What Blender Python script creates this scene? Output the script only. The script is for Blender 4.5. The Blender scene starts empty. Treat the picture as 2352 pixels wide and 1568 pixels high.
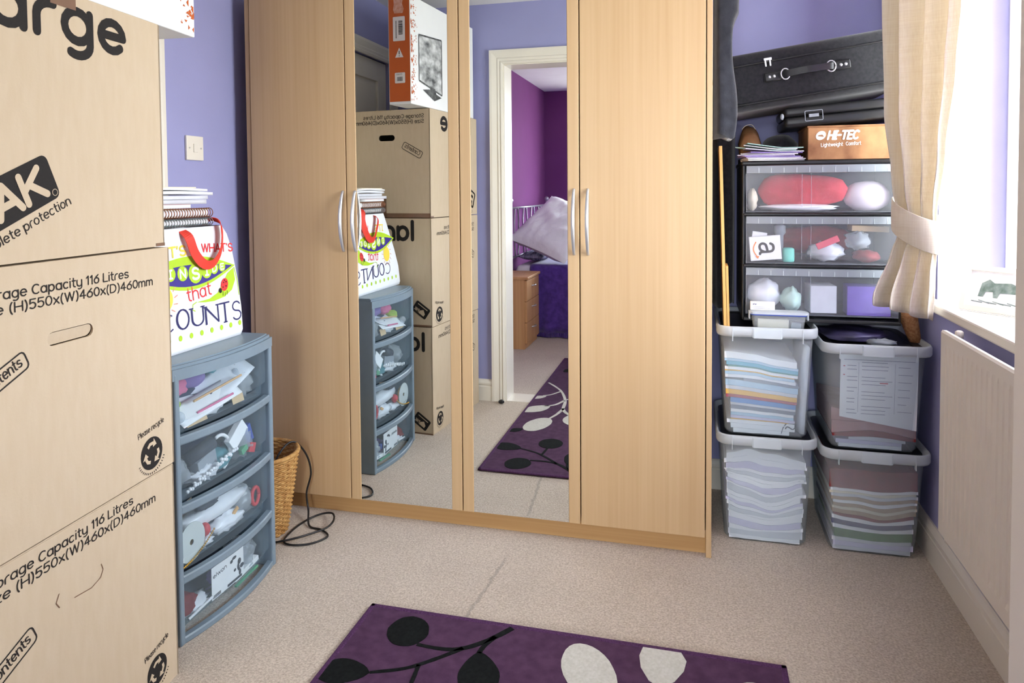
import bpy, bmesh, math, random
from mathutils import Vector, Matrix, noise
from mathutils.geometry import tessellate_polygon

SC = bpy.context.scene
COL = SC.collection
R = math.radians
rnd = random.Random(7)

# ------------------------------------------------------------------ camera
F_PX, YAW, PITCH, ROLL, CY, CAM_H = 1627.8, 0.2545, 0.0378, -0.0078, 501.25, 1.2282
fw = Vector((-math.sin(YAW) * math.cos(PITCH), math.cos(YAW) * math.cos(PITCH), -math.sin(PITCH)))
rt = Vector((math.cos(YAW), math.sin(YAW), 0))
up = rt.cross(fw)
r2 = rt * math.cos(ROLL) + up * math.sin(ROLL)
u2 = up * math.cos(ROLL) - rt * math.sin(ROLL)
cam_data = bpy.data.cameras.new('camera')
cam_data.sensor_fit = 'HORIZONTAL'
cam_data.sensor_width = 36.0
cam_data.lens = 36.0 * F_PX / 2352.0
cam_data.shift_y = -(784.0 - CY) / 2352.0
cam_data.clip_start = 0.02
cam = bpy.data.objects.new('camera', cam_data)
COL.objects.link(cam)
m3 = Matrix((r2, u2, -fw)).transposed()
cam.matrix_world = Matrix.Translation((0, 0, CAM_H)) @ m3.to_4x4()
SC.camera = cam

# ------------------------------------------------------------------ world, daylight, exposure
SC.view_settings.view_transform = 'Standard'
SC.view_settings.look = 'None'
SC.view_settings.gamma = 1.0
SC.view_settings.use_curve_mapping = False
SC.view_settings.exposure = 0.58
SKY_STRENGTH = 23.0
world = bpy.data.worlds.new('sky')
SC.world = world
world.use_nodes = True
wn, wl = world.node_tree.nodes, world.node_tree.links
bg = wn['Background']
tcw = wn.new('ShaderNodeTexCoord')
sepw = wn.new('ShaderNodeSeparateXYZ')
rampw = wn.new('ShaderNodeValToRGB')
wl.new(tcw.outputs['Generated'], sepw.inputs[0])
wl.new(sepw.outputs['Z'], rampw.inputs[0])
rampw.color_ramp.elements[0].position = 0.0
rampw.color_ramp.elements[0].color = (0.55, 0.54, 0.50, 1)
rampw.color_ramp.elements[1].position = 0.06
rampw.color_ramp.elements[1].color = (0.98, 0.98, 1.0, 1)
e_ = rampw.color_ramp.elements.new(1.0)
e_.color = (0.88, 0.94, 1.0, 1)
wl.new(rampw.outputs[0], bg.inputs['Color'])
bg.inputs['Strength'].default_value = SKY_STRENGTH


def portal(name, loc, rot, sx, sy):
    d = bpy.data.lights.new(name, 'AREA')
    d.shape = 'RECTANGLE'
    d.size, d.size_y = sx, sy
    d.cycles.is_portal = True
    o = bpy.data.objects.new(name, d)
    COL.objects.link(o)
    o.location = loc
    o.rotation_euler = rot
    return o


portal('window_daylight_room', (1.06, 2.015, 1.49), (0, R(90), 0), 1.24, 1.11)
portal('window_daylight_bedroom', (-0.06, -3.0, 1.5), (R(90), 0, 0), 1.4, 1.3)

# ------------------------------------------------------------------ materials


def lin(c):
    return tuple((x / 12.92 if x <= 0.04045 else ((x + 0.055) / 1.055) ** 2.4) for x in (v / 255.0 for v in c))


MATS = {}


def mat(name, rgb, rough=0.6, spec=0.4, metal=0.0, var=0.06, scale=(30, 30, 30), bump=0.0, bscale=None, rgb2=None,
        detail=4, sheen=0.0, dist=0.002):
    """Principled colour with noise variation between two tones and an optional fine noise relief."""
    if name in MATS:
        return MATS[name]
    m = bpy.data.materials.new(name)
    m.use_nodes = True
    nt = m.node_tree
    N, L = nt.nodes, nt.links
    b = N['Principled BSDF']
    b.inputs['Roughness'].default_value = rough
    b.inputs['Specular IOR Level'].default_value = spec
    b.inputs['Metallic'].default_value = metal
    if sheen:
        b.inputs['Sheen Weight'].default_value = sheen
    c = lin(rgb)
    tc = N.new('ShaderNodeTexCoord')
    mp = N.new('ShaderNodeMapping')
    mp.inputs['Scale'].default_value = scale
    L.new(tc.outputs['Object'], mp.inputs['Vector'])
    nz = N.new('ShaderNodeTexNoise')
    nz.inputs['Scale'].default_value = 1.0
    nz.inputs['Detail'].default_value = detail
    L.new(mp.outputs[0], nz.inputs['Vector'])
    rp = N.new('ShaderNodeValToRGB')
    rp.color_ramp.elements[0].position = 0.32
    rp.color_ramp.elements[1].position = 0.68
    c2 = lin(rgb2) if rgb2 else None
    if c2:
        rp.color_ramp.elements[0].color = (*c2, 1)
        rp.color_ramp.elements[1].color = (*c, 1)
    else:
        rp.color_ramp.elements[0].color = (*[x * (1 - var) for x in c], 1)
        rp.color_ramp.elements[1].color = (*[min(1, x * (1 + var)) for x in c], 1)
    L.new(nz.outputs['Fac'], rp.inputs[0])
    L.new(rp.outputs[0], b.inputs['Base Color'])
    if bump:
        mp2 = N.new('ShaderNodeMapping')
        s = bscale or scale
        mp2.inputs['Scale'].default_value = s if isinstance(s, tuple) else (s, s, s)
        L.new(tc.outputs['Object'], mp2.inputs['Vector'])
        n2 = N.new('ShaderNodeTexNoise')
        n2.inputs['Scale'].default_value = 1.0
        n2.inputs['Detail'].default_value = 3
        L.new(mp2.outputs[0], n2.inputs['Vector'])
        bp = N.new('ShaderNodeBump')
        bp.inputs['Strength'].default_value = bump
        bp.inputs['Distance'].default_value = dist
        L.new(n2.outputs['Fac'], bp.inputs['Height'])
        L.new(bp.outputs[0], b.inputs['Normal'])
    MATS[name] = m
    return m


def clear(name, rgb, fac, rough=0.25, tint=(255, 255, 255), spec=0.5):
    """Thin translucent plastic: part of the light passes straight through, the rest is a milky body."""
    if name in MATS:
        return MATS[name]
    m = mat(name, rgb, rough, spec, var=0.02, scale=(6, 6, 6))
    nt = m.node_tree
    N, L = nt.nodes, nt.links
    out = N['Material Output']
    b = N['Principled BSDF']
    t = N.new('ShaderNodeBsdfTransparent')
    t.inputs['Color'].default_value = (*lin(tint), 1)
    mx = N.new('ShaderNodeMixShader')
    mx.inputs[0].default_value = fac
    L.new(t.outputs[0], mx.inputs[1])
    L.new(b.outputs[0], mx.inputs[2])
    L.new(mx.outputs[0], out.inputs['Surface'])
    return m


def wood(name, rgb, rgb2, stretch='Z', rough=0.42, fine=90.0, coarse=1.1):
    if name in MATS:
        return MATS[name]
    m = bpy.data.materials.new(name)
    m.use_nodes = True
    N, L = m.node_tree.nodes, m.node_tree.links
    b = N['Principled BSDF']
    b.inputs['Roughness'].default_value = rough
    b.inputs['Specular IOR Level'].default_value = 0.35
    tc = N.new('ShaderNodeTexCoord')
    outs = []
    for k, (f, c) in enumerate(((fine, coarse * 1.5), (fine * 0.16, coarse * 0.35))):
        mp = N.new('ShaderNodeMapping')
        s = {'Z': (f, f, c), 'X': (c, f, f), 'Y': (f, c, f)}[stretch]
        mp.inputs['Scale'].default_value = s
        L.new(tc.outputs['Object'], mp.inputs['Vector'])
        nz = N.new('ShaderNodeTexNoise')
        nz.inputs['Scale'].default_value = 1.0
        nz.inputs['Detail'].default_value = 5
        L.new(mp.outputs[0], nz.inputs['Vector'])
        outs.append(nz)
    mixv = N.new('ShaderNodeMath')
    mixv.operation = 'MULTIPLY_ADD'
    mixv.inputs[1].default_value = 0.45
    L.new(outs[0].outputs['Fac'], mixv.inputs[0])
    hl = N.new('ShaderNodeMath')
    hl.operation = 'MULTIPLY'
    hl.inputs[1].default_value = 0.55
    L.new(outs[1].outputs['Fac'], hl.inputs[0])
    L.new(hl.outputs[0], mixv.inputs[2])
    rp = N.new('ShaderNodeValToRGB')
    rp.color_ramp.elements[0].position = 0.36
    rp.color_ramp.elements[1].position = 0.62
    rp.color_ramp.elements[0].color = (*lin(rgb2), 1)
    rp.color_ramp.elements[1].color = (*lin(rgb), 1)
    L.new(mixv.outputs[0], rp.inputs[0])
    L.new(rp.outputs[0], b.inputs['Base Color'])
    bp = N.new('ShaderNodeBump')
    bp.inputs['Strength'].default_value = 0.12
    bp.inputs['Distance'].default_value = 0.0006
    L.new(outs[0].outputs['Fac'], bp.inputs['Height'])
    L.new(bp.outputs[0], b.inputs['Normal'])
    MATS[name] = m
    return m


M_WALL = mat('painted_wall_blue', (160, 161, 205), 0.85, 0.15, var=0.025, scale=(4, 4, 4), bump=0.15, bscale=220)
M_PURPLE = mat('painted_wall_purple', (122, 68, 122), 0.85, 0.15, var=0.03, scale=(4, 4, 4), bump=0.12, bscale=220)
M_CEIL = mat('ceiling_white', (240, 238, 236), 0.9, 0.1, var=0.02, scale=(6, 6, 6), bump=0.3, bscale=90)
M_GLOSS = mat('gloss_white_paint', (234, 228, 216), 0.35, 0.4, var=0.015, scale=(5, 5, 5))
M_RAD = mat('radiator_enamel', (228, 220, 208), 0.4, 0.4, var=0.02, scale=(6, 6, 6))
M_OAK = wood('oak_veneer', (205, 173, 131), (195, 161, 118))
M_OAKX = wood('oak_veneer_lengthwise', (200, 160, 108), (182, 140, 90), 'X')
M_PINE = wood('pine_board', (226, 182, 112), (196, 142, 72))
M_BEECH = wood('bedside_beech', (214, 168, 116), (190, 140, 90))
M_MIRROR = mat('mirror_silver', (238, 241, 240), 0.0, 0.5, metal=1.0, var=0.0)
M_STEEL = mat('brushed_steel', (208, 209, 212), 0.34, 0.5, metal=0.75, var=0.03, scale=(60, 60, 6))
M_CARD = mat('cardboard', (200, 182, 157), 0.8, 0.2, rgb2=(196, 177, 151), scale=(60, 60, 14), bump=0.12, bscale=160)
M_CARD_IN = mat('cardboard_inside', (150, 120, 88), 0.9, 0.1)
M_INK = mat('carton_ink', (40, 37, 36), 0.75, 0.2, var=0.08, scale=(200, 200, 200))
M_INK2 = mat('carton_ink_faint', (92, 80, 66), 0.8, 0.2, var=0.05)
M_TAPE = mat('brown_tape', (122, 92, 72), 0.35, 0.5, var=0.05)
M_BLACK = mat('black_plastic', (26, 26, 28), 0.4, 0.45, var=0.1)
M_BLACKCLOTH = mat('black_woven_cloth', (44, 44, 48), 0.9, 0.2, rgb2=(30, 30, 34), scale=(90, 90, 90), bump=0.4, bscale=500, sheen=0.3)
M_JACKET = mat('dark_grey_jersey', (52, 54, 62), 0.95, 0.1, rgb2=(36, 37, 44), scale=(30, 30, 30), bump=0.4, bscale=300, sheen=0.5)
M_PAPER = mat('white_paper', (242, 242, 244), 0.75, 0.2, var=0.02, scale=(30, 30, 30))
M_CREAM = mat('cream_paper', (228, 218, 196), 0.8, 0.2, var=0.03)
M_GREYPAPER = mat('grey_paper', (212, 213, 220), 0.8, 0.2, var=0.04)
M_BIN = clear('frosted_bin_plastic', (244, 247, 250), 0.16, 0.3, (246, 250, 252))
M_BINRIM = clear('frosted_rim_plastic', (238, 244, 248), 0.5, 0.3, (246, 250, 252))
M_DRAWERCLEAR = clear('clear_drawer_plastic', (190, 208, 220), 0.13, 0.12, (236, 244, 248), 0.6)
M_TOWERCLEAR = clear('clear_tower_plastic', (226, 230, 238), 0.14, 0.15, (246, 248, 252), 0.6)
M_LIP = clear('tower_lip_plastic', (206, 214, 224), 0.42, 0.3, (240, 244, 248))
M_GLASS = clear('window_glass', (240, 250, 250), 0.04, 0.02, (250, 253, 255))
M_SLATE = mat('slate_grey_plastic', (120, 137, 150), 0.38, 0.45, var=0.03)
M_RUG = mat('rug_purple', (88, 61, 87), 0.95, 0.1, rgb2=(74, 49, 74), scale=(34, 34, 34), bump=0.7, bscale=620)
M_RUGEDGE = mat('rug_binding', (96, 62, 100), 0.9, 0.1, rgb2=(66, 40, 70), scale=(300, 300, 300), bump=0.6, bscale=700)
M_RUGBLACK = mat('rug_black_pile', (27, 30, 30), 0.95, 0.1, rgb2=(18, 20, 21), scale=(90, 90, 90), bump=0.7, bscale=620)
M_RUGCREAM = mat('rug_cream_pile', (212, 210, 202), 0.95, 0.1, rgb2=(196, 194, 184), scale=(120, 120, 120), bump=0.7, bscale=620)


def carpet_material():
    m = mat('beige_carpet', (224, 210, 194), 0.97, 0.08, rgb2=(180, 163, 145), scale=(170, 170, 170), bump=0.9, bscale=420,
            detail=5, sheen=0.25, dist=0.004)
    N, L = m.node_tree.nodes, m.node_tree.links
    b = N['Principled BSDF']
    base = b.inputs['Base Color'].links[0].from_socket
    tc = N.new('ShaderNodeTexCoord')
    # large soft wear patches
    nz = N.new('ShaderNodeTexNoise')
    nz.inputs['Scale'].default_value = 2.6
    nz.inputs['Detail'].default_value = 3
    L.new(tc.outputs['Object'], nz.inputs['Vector'])
    mr = N.new('ShaderNodeMapRange')
    mr.inputs[1].default_value, mr.inputs[2].default_value = 0.3, 0.7
    mr.inputs[3].default_value, mr.inputs[4].default_value = 0.92, 1.05
    L.new(nz.outputs['Fac'], mr.inputs[0])
    # a darker line in the colour where the carpet is creased, x about -0.63 from y 1.9 to 2.29
    sp = N.new('ShaderNodeSeparateXYZ')
    geo = N.new('ShaderNodeNewGeometry')
    L.new(geo.outputs['Position'], sp.inputs[0])
    n3 = N.new('ShaderNodeTexNoise')
    n3.inputs['Scale'].default_value = 18
    L.new(tc.outputs['Object'], n3.inputs['Vector'])

    def math_(op, a, b_=None, c=None):
        n = N.new('ShaderNodeMath')
        n.operation = op
        for k, v in enumerate((a, b_, c)):
            if v is None:
                continue
            if isinstance(v, (int, float)):
                n.inputs[k].default_value = v
            else:
                L.new(v, n.inputs[k])
        return n.outputs[0]
    xoff = math_('MULTIPLY_ADD', sp.outputs['Y'], -0.072, 0.778)      # line x = 0.072*y - 0.778
    dx = math_('ADD', sp.outputs['X'], xoff)
    dx = math_('ADD', dx, math_('MULTIPLY_ADD', n3.outputs['Fac'], 0.03, -0.015))
    dx = math_('ABSOLUTE', dx)
    line = N.new('ShaderNodeMapRange')
    line.interpolation_type = 'SMOOTHSTEP'
    line.inputs[1].default_value, line.inputs[2].default_value = 0.002, 0.009
    line.inputs[3].default_value, line.inputs[4].default_value = 1.0, 0.0
    L.new(dx, line.inputs[0])
    inr = N.new('ShaderNodeMapRange')
    inr.interpolation_type = 'SMOOTHSTEP'
    inr.inputs[1].default_value, inr.inputs[2].default_value = 2.20, 2.30
    inr.inputs[3].default_value, inr.inputs[4].default_value = 1.0, 0.0
    L.new(sp.outputs['Y'], inr.inputs[0])
    inr2 = N.new('ShaderNodeMapRange')
    inr2.inputs[1].default_value, inr2.inputs[2].default_value = 1.6, 1.8
    L.new(sp.outputs['Y'], inr2.inputs[0])
    lf = math_('MULTIPLY', math_('MULTIPLY', line.outputs[0], inr.outputs[0]), inr2.outputs[0])
    tone = math_('MULTIPLY', mr.outputs[0], math_('MULTIPLY_ADD', lf, -0.30, 1.0))
    mx = N.new('ShaderNodeMix')
    mx.data_type = 'RGBA'
    mx.blend_type = 'MULTIPLY'
    mx.inputs[0].default_value = 1.0
    cmb = N.new('ShaderNodeCombineColor')
    for k in range(3):
        L.new(tone, cmb.inputs[k])
    L.new(base, mx.inputs[6])
    L.new(cmb.outputs[0], mx.inputs[7])
    L.new(mx.outputs[2], b.inputs['Base Color'])
    return m


M_CARPET = carpet_material()

# ------------------------------------------------------------------ geometry helpers
WLOC = {}


def obj(name, verts, faces, material, parent=None, smooth=False, label=None):
    """One mesh object; its origin is set at the middle of its own foot."""
    vs = [Vector(v) for v in verts]
    lo = Vector([min(v[i] for v in vs) for i in range(3)])
    hi = Vector([max(v[i] for v in vs) for i in range(3)])
    c = Vector(((lo.x + hi.x) / 2, (lo.y + hi.y) / 2, lo.z))
    me = bpy.data.meshes.new(name)
    me.from_pydata([v - c for v in vs], [], faces)
    if isinstance(material, (list, tuple)):
        for k in material:
            me.materials.append(k)
    else:
        me.materials.append(material)
    if smooth:
        me.polygons.foreach_set('use_smooth', [True] * len(me.polygons))
    me.update()
    o = bpy.data.objects.new(name, me)
    COL.objects.link(o)
    WLOC[o.name] = c
    if parent is not None:
        o.parent = parent
        o.location = c - WLOC[parent.name]
    else:
        o.location = c
    if label:
        o['label'] = label
    return o


def thing(name, label, cat, loc, group=None):
    o = bpy.data.objects.new(name, None)
    COL.objects.link(o)
    o.empty_display_size = 0.05
    o.location = loc
    WLOC[o.name] = Vector(loc)
    return tag(o, label, cat, group)


def tag(o, label, cat, group=None):
    o['label'] = label
    o['category'] = cat
    if group:
        o['group'] = group
    return o


def struct(o, label=None):
    o['kind'] = 'structure'
    if label:
        o['label'] = label
    return o


class Geo:
    def __init__(s):
        s.v, s.f = [], []

    def add(s, vs, fs):
        n = len(s.v)
        s.v += [Vector(v) for v in vs]
        s.f += [[i + n for i in f] for f in fs]
        return s

    def box(s, x0, x1, y0, y1, z0, z1):
        return s.add([(x0, y0, z0), (x1, y0, z0), (x1, y1, z0), (x0, y1, z0), (x0, y0, z1), (x1, y0, z1), (x1, y1, z1), (x0, y1, z1)],
                     [(0, 3, 2, 1), (4, 5, 6, 7), (0, 1, 5, 4), (1, 2, 6, 5), (2, 3, 7, 6), (3, 0, 4, 7)])

    def rbox(s, x0, x1, y0, y1, z0, z1, r=0.003, seg=2):
        bm = bmesh.new()
        bmesh.ops.create_cube(bm, size=1.0)
        for v in bm.verts:
            v.co = Vector(((x0 + x1) / 2 + v.co.x * (x1 - x0), (y0 + y1) / 2 + v.co.y * (y1 - y0), (z0 + z1) / 2 + v.co.z * (z1 - z0)))
        bmesh.ops.bevel(bm, geom=list(bm.edges), offset=r, segments=seg, affect='EDGES', profile=0.5)
        bm.verts.ensure_lookup_table()
        for i, v in enumerate(bm.verts):
            v.index = i
        s.add([v.co.copy() for v in bm.verts], [[v.index for v in f.verts] for f in bm.faces])
        bm.free()
        return s

    def loft(s, rings, cap0=True, cap1=True, closed=True):
        n = len(rings[0])
        vs = [p for r in rings for p in r]
        fs = []
        for k in range(len(rings) - 1):
            for i in range(n if closed else n - 1):
                j = (i + 1) % n
                fs.append((k * n + i, k * n + j, (k + 1) * n + j, (k + 1) * n + i))
        if cap0:
            fs.append(tuple(reversed(range(n))))
        if cap1:
            fs.append(tuple(range((len(rings) - 1) * n, len(rings) * n)))
        return s.add(vs, fs)

    def tube(s, path, r, seg=8, flat=None):
        path = [Vector(p) for p in path]
        rings = []
        prev = None
        for i, p in enumerate(path):
            d = (path[min(i + 1, len(path) - 1)] - path[max(i - 1, 0)]).normalized()
            if prev is None:
                a = Vector((0, 0, 1)) if abs(d.z) < 0.9 else Vector((1, 0, 0))
                nx = d.cross(a).normalized()
            else:
                nx = (prev - d * prev.dot(d)).normalized()
            prev = nx
            ny = d.cross(nx)
            rr = r[i] if isinstance(r, (list, tuple)) else r
            rings.append([p + (nx * math.cos(2 * math.pi * k / seg) + ny * math.sin(2 * math.pi * k / seg)) * rr for k in range(seg)])
        return s.loft(rings)

    def lathe(s, c, prof, seg=24, cap0=True, cap1=True):
        rings = [[(c[0] + r * math.cos(2 * math.pi * k / seg), c[1] + r * math.sin(2 * math.pi * k / seg), c[2] + z) for k in range(seg)]
                 for r, z in prof]
        return s.loft(rings, cap0, cap1)

    def ball(s, c, rx, ry=None, rz=None, seg=12, rings=8):
        ry = ry or rx
        rz = rz or rx
        rg = []
        for k in range(rings + 1):
            t = math.pi * k / rings
            q = max(1e-4, math.sin(t))
            rg.append([(c[0] + rx * q * math.cos(2 * math.pi * i / seg), c[1] + ry * q * math.sin(2 * math.pi * i / seg), c[2] - rz * math.cos(t))
                       for i in range(seg)])
        return s.loft(rg)

    def xform(s, M):
        s.v = [M @ v for v in s.v]
        return s

    def make(s, name, material, parent=None, smooth=False, label=None):
        return obj(name, s.v, s.f, material, parent, smooth, label)


def box(name, b, material, parent=None, r=0.0, seg=2, label=None):
    g = Geo()
    if r:
        g.rbox(*b, r=r, seg=seg)
    else:
        g.box(*b)
    return g.make(name, material, parent, False, label)


def rrect(x0, x1, y0, y1, r, n=4):
    """Rounded rectangle, counter-clockwise list of 2D points."""
    out = []
    for cx, cy, a in ((x1 - r, y1 - r, 0), (x0 + r, y1 - r, 90), (x0 + r, y0 + r, 180), (x1 - r, y0 + r, 270)):
        for k in range(n + 1):
            t = R(a + 90 * k / n)
            out.append((cx + r * math.cos(t), cy + r * math.sin(t)))
    return out


def smooth_path(pts, n=6):
    """Catmull-Rom through the points."""
    P = [Vector(p) for p in pts]
    out = []
    for i in range(len(P) - 1):
        p0, p1, p2, p3 = P[max(i - 1, 0)], P[i], P[i + 1], P[min(i + 2, len(P) - 1)]
        for k in range(n):
            t = k / n
            out.append(0.5 * ((2 * p1) + (p2 - p0) * t + (2 * p0 - 5 * p1 + 4 * p2 - p3) * t * t + (3 * p1 - p0 - 3 * p2 + p3) * t ** 3))
    out.append(P[-1])
    return out


# ------------------------------------------------------------------ flat print: strokes, shapes, lettering
class Flat:
    def __init__(s):
        s.v, s.f, s.lay, s.nl = [], [], [], 0

    def _mark(s, k):
        """Every shape of one print lies a hair above the one before it."""
        s.nl += 1
        s.lay += [(s.nl % 45) * 9e-6] * (len(s.v) - k)

    def poly(s, pts, holes=()):
        loops = [[Vector((p[0], p[1], 0)) for p in pts]] + [[Vector((p[0], p[1], 0)) for p in h] for h in holes]
        tri = tessellate_polygon(loops)
        n = len(s.v)
        for lp in loops:
            s.v += [(p.x, p.y) for p in lp]
        for t in tri:
            a, b, c = (s.v[n + i] for i in t)
            ccw = (b[0] - a[0]) * (c[1] - a[1]) - (b[1] - a[1]) * (c[0] - a[0])
            s.f.append([n + i for i in (t if ccw > 0 else reversed(t))])
        s._mark(n)
        return s

    def disc(s, c, rx, ry=None, n=18, rot=0.0):
        ry = ry or rx
        ca, sa = math.cos(rot), math.sin(rot)
        k = len(s.v)
        for i in range(n):
            a = 2 * math.pi * i / n
            x, y = rx * math.cos(a), ry * math.sin(a)
            s.v.append((c[0] + x * ca - y * sa, c[1] + x * sa + y * ca))
        s.f.append(list(range(k, k + n)))
        s._mark(k)
        return s

    def rect(s, x0, x1, y0, y1):
        k = len(s.v)
        s.v += [(x0, y0), (x1, y0), (x1, y1), (x0, y1)]
        s.f.append([k, k + 1, k + 2, k + 3])
        s._mark(k)
        return s

    def stroke(s, pts, w, caps=True, closed=False, taper=None):
        """Ribbon along pts; smooth bends are mitred, sharp ones are split and capped."""
        P = [Vector(p) for p in pts]
        if closed and (P[0] - P[-1]).length > 1e-7:
            P.append(P[0])
        Q = [P[0]]
        for p in P[1:]:
            if (p - Q[-1]).length > 1e-7:
                Q.append(p)
        if len(Q) < 2:
            return s.disc(pts[0], w / 2, n=10)
        loop = (Q[0] - Q[-1]).length < 1e-6
        runs, cur = [], [Q[0]]
        for i in range(1, len(Q)):
            cur.append(Q[i])
            if i < len(Q) - 1 and (Q[i] - Q[i - 1]).normalized().dot((Q[i + 1] - Q[i]).normalized()) < .6:
                runs.append(cur)
                cur = [Q[i]]
        runs.append(cur)
        whole = loop and len(runs) == 1 and (Q[1] - Q[0]).normalized().dot((Q[-1] - Q[-2]).normalized()) > .6
        for run in runs:
            n = len(run)
            k = len(s.v)
            for i, p in enumerate(run):
                d0 = (run[i] - run[i - 1]).normalized() if i else None
                d1 = (run[i + 1] - run[i]).normalized() if i < n - 1 else None
                if whole and i in (0, n - 1):
                    d0, d1 = (run[-1] - run[-2]).normalized(), (run[1] - run[0]).normalized()
                if d0 is None:
                    d, m = d1, 1.0
                elif d1 is None:
                    d, m = d0, 1.0
                else:
                    d = (d0 + d1).normalized()
                    m = 1.0 / max(.5, d.dot(d1))
                h = w * .5 * m
                s.v += [(p.x + d.y * h, p.y - d.x * h), (p.x - d.y * h, p.y + d.x * h)]
            for i in range(n - 1):
                q = k + 2 * i
                s.f.append([q, q + 2, q + 3, q + 1])
            s._mark(k)
        if caps and not whole:
            ends = [r[0] for r in runs] + [runs[-1][-1]]
            for p in ends:
                s.disc((p.x, p.y), w / 2, n=12)
        return s

    def text(s, txt, x, y, xh, width=None, stroke=0.16, ang=0.0, track=0.28, center=False):
        """Monoline lettering: x height xh, left baseline at (x, y), optional total width."""
        adv, items = 0.0, []
        for ch in txt:
            if ch == ' ':
                adv += 0.55
                continue
            w, st = GLYPH[ch]
            items.append((adv, st))
            adv += w + track
        tot = max(adv - track, 1e-3)
        sx = width / tot if width else xh
        off = -tot * sx / 2 if center else 0.0
        ca, sa = math.cos(ang), math.sin(ang)
        for a0, st in items:
            for line in st:
                pts = []
                for px, py in line:
                    X, Y = off + (a0 + px) * sx, py * xh
                    pts.append((x + X * ca - Y * sa, y + X * sa + Y * ca))
                s.stroke(pts, stroke * xh)
        return s

    def make(s, name, material, parent, fn, label=None, thick=0.0):
        vs = []
        e = 1e-3
        for (u, v), l in zip(s.v, s.lay):
            p = Vector(fn(u, v))
            nn = (Vector(fn(u + e, v)) - p).cross(Vector(fn(u, v + e)) - p).normalized()
            vs.append(p + nn * l)
        return obj(name, vs, s.f, material, parent, False, label)


def ar(cx, cy, rx, ry, a0, a1, n=10):
    return [(cx + rx * math.cos(R(a0 + (a1 - a0) * k / n)), cy + ry * math.sin(R(a0 + (a1 - a0) * k / n))) for k in range(n + 1)]


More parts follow.
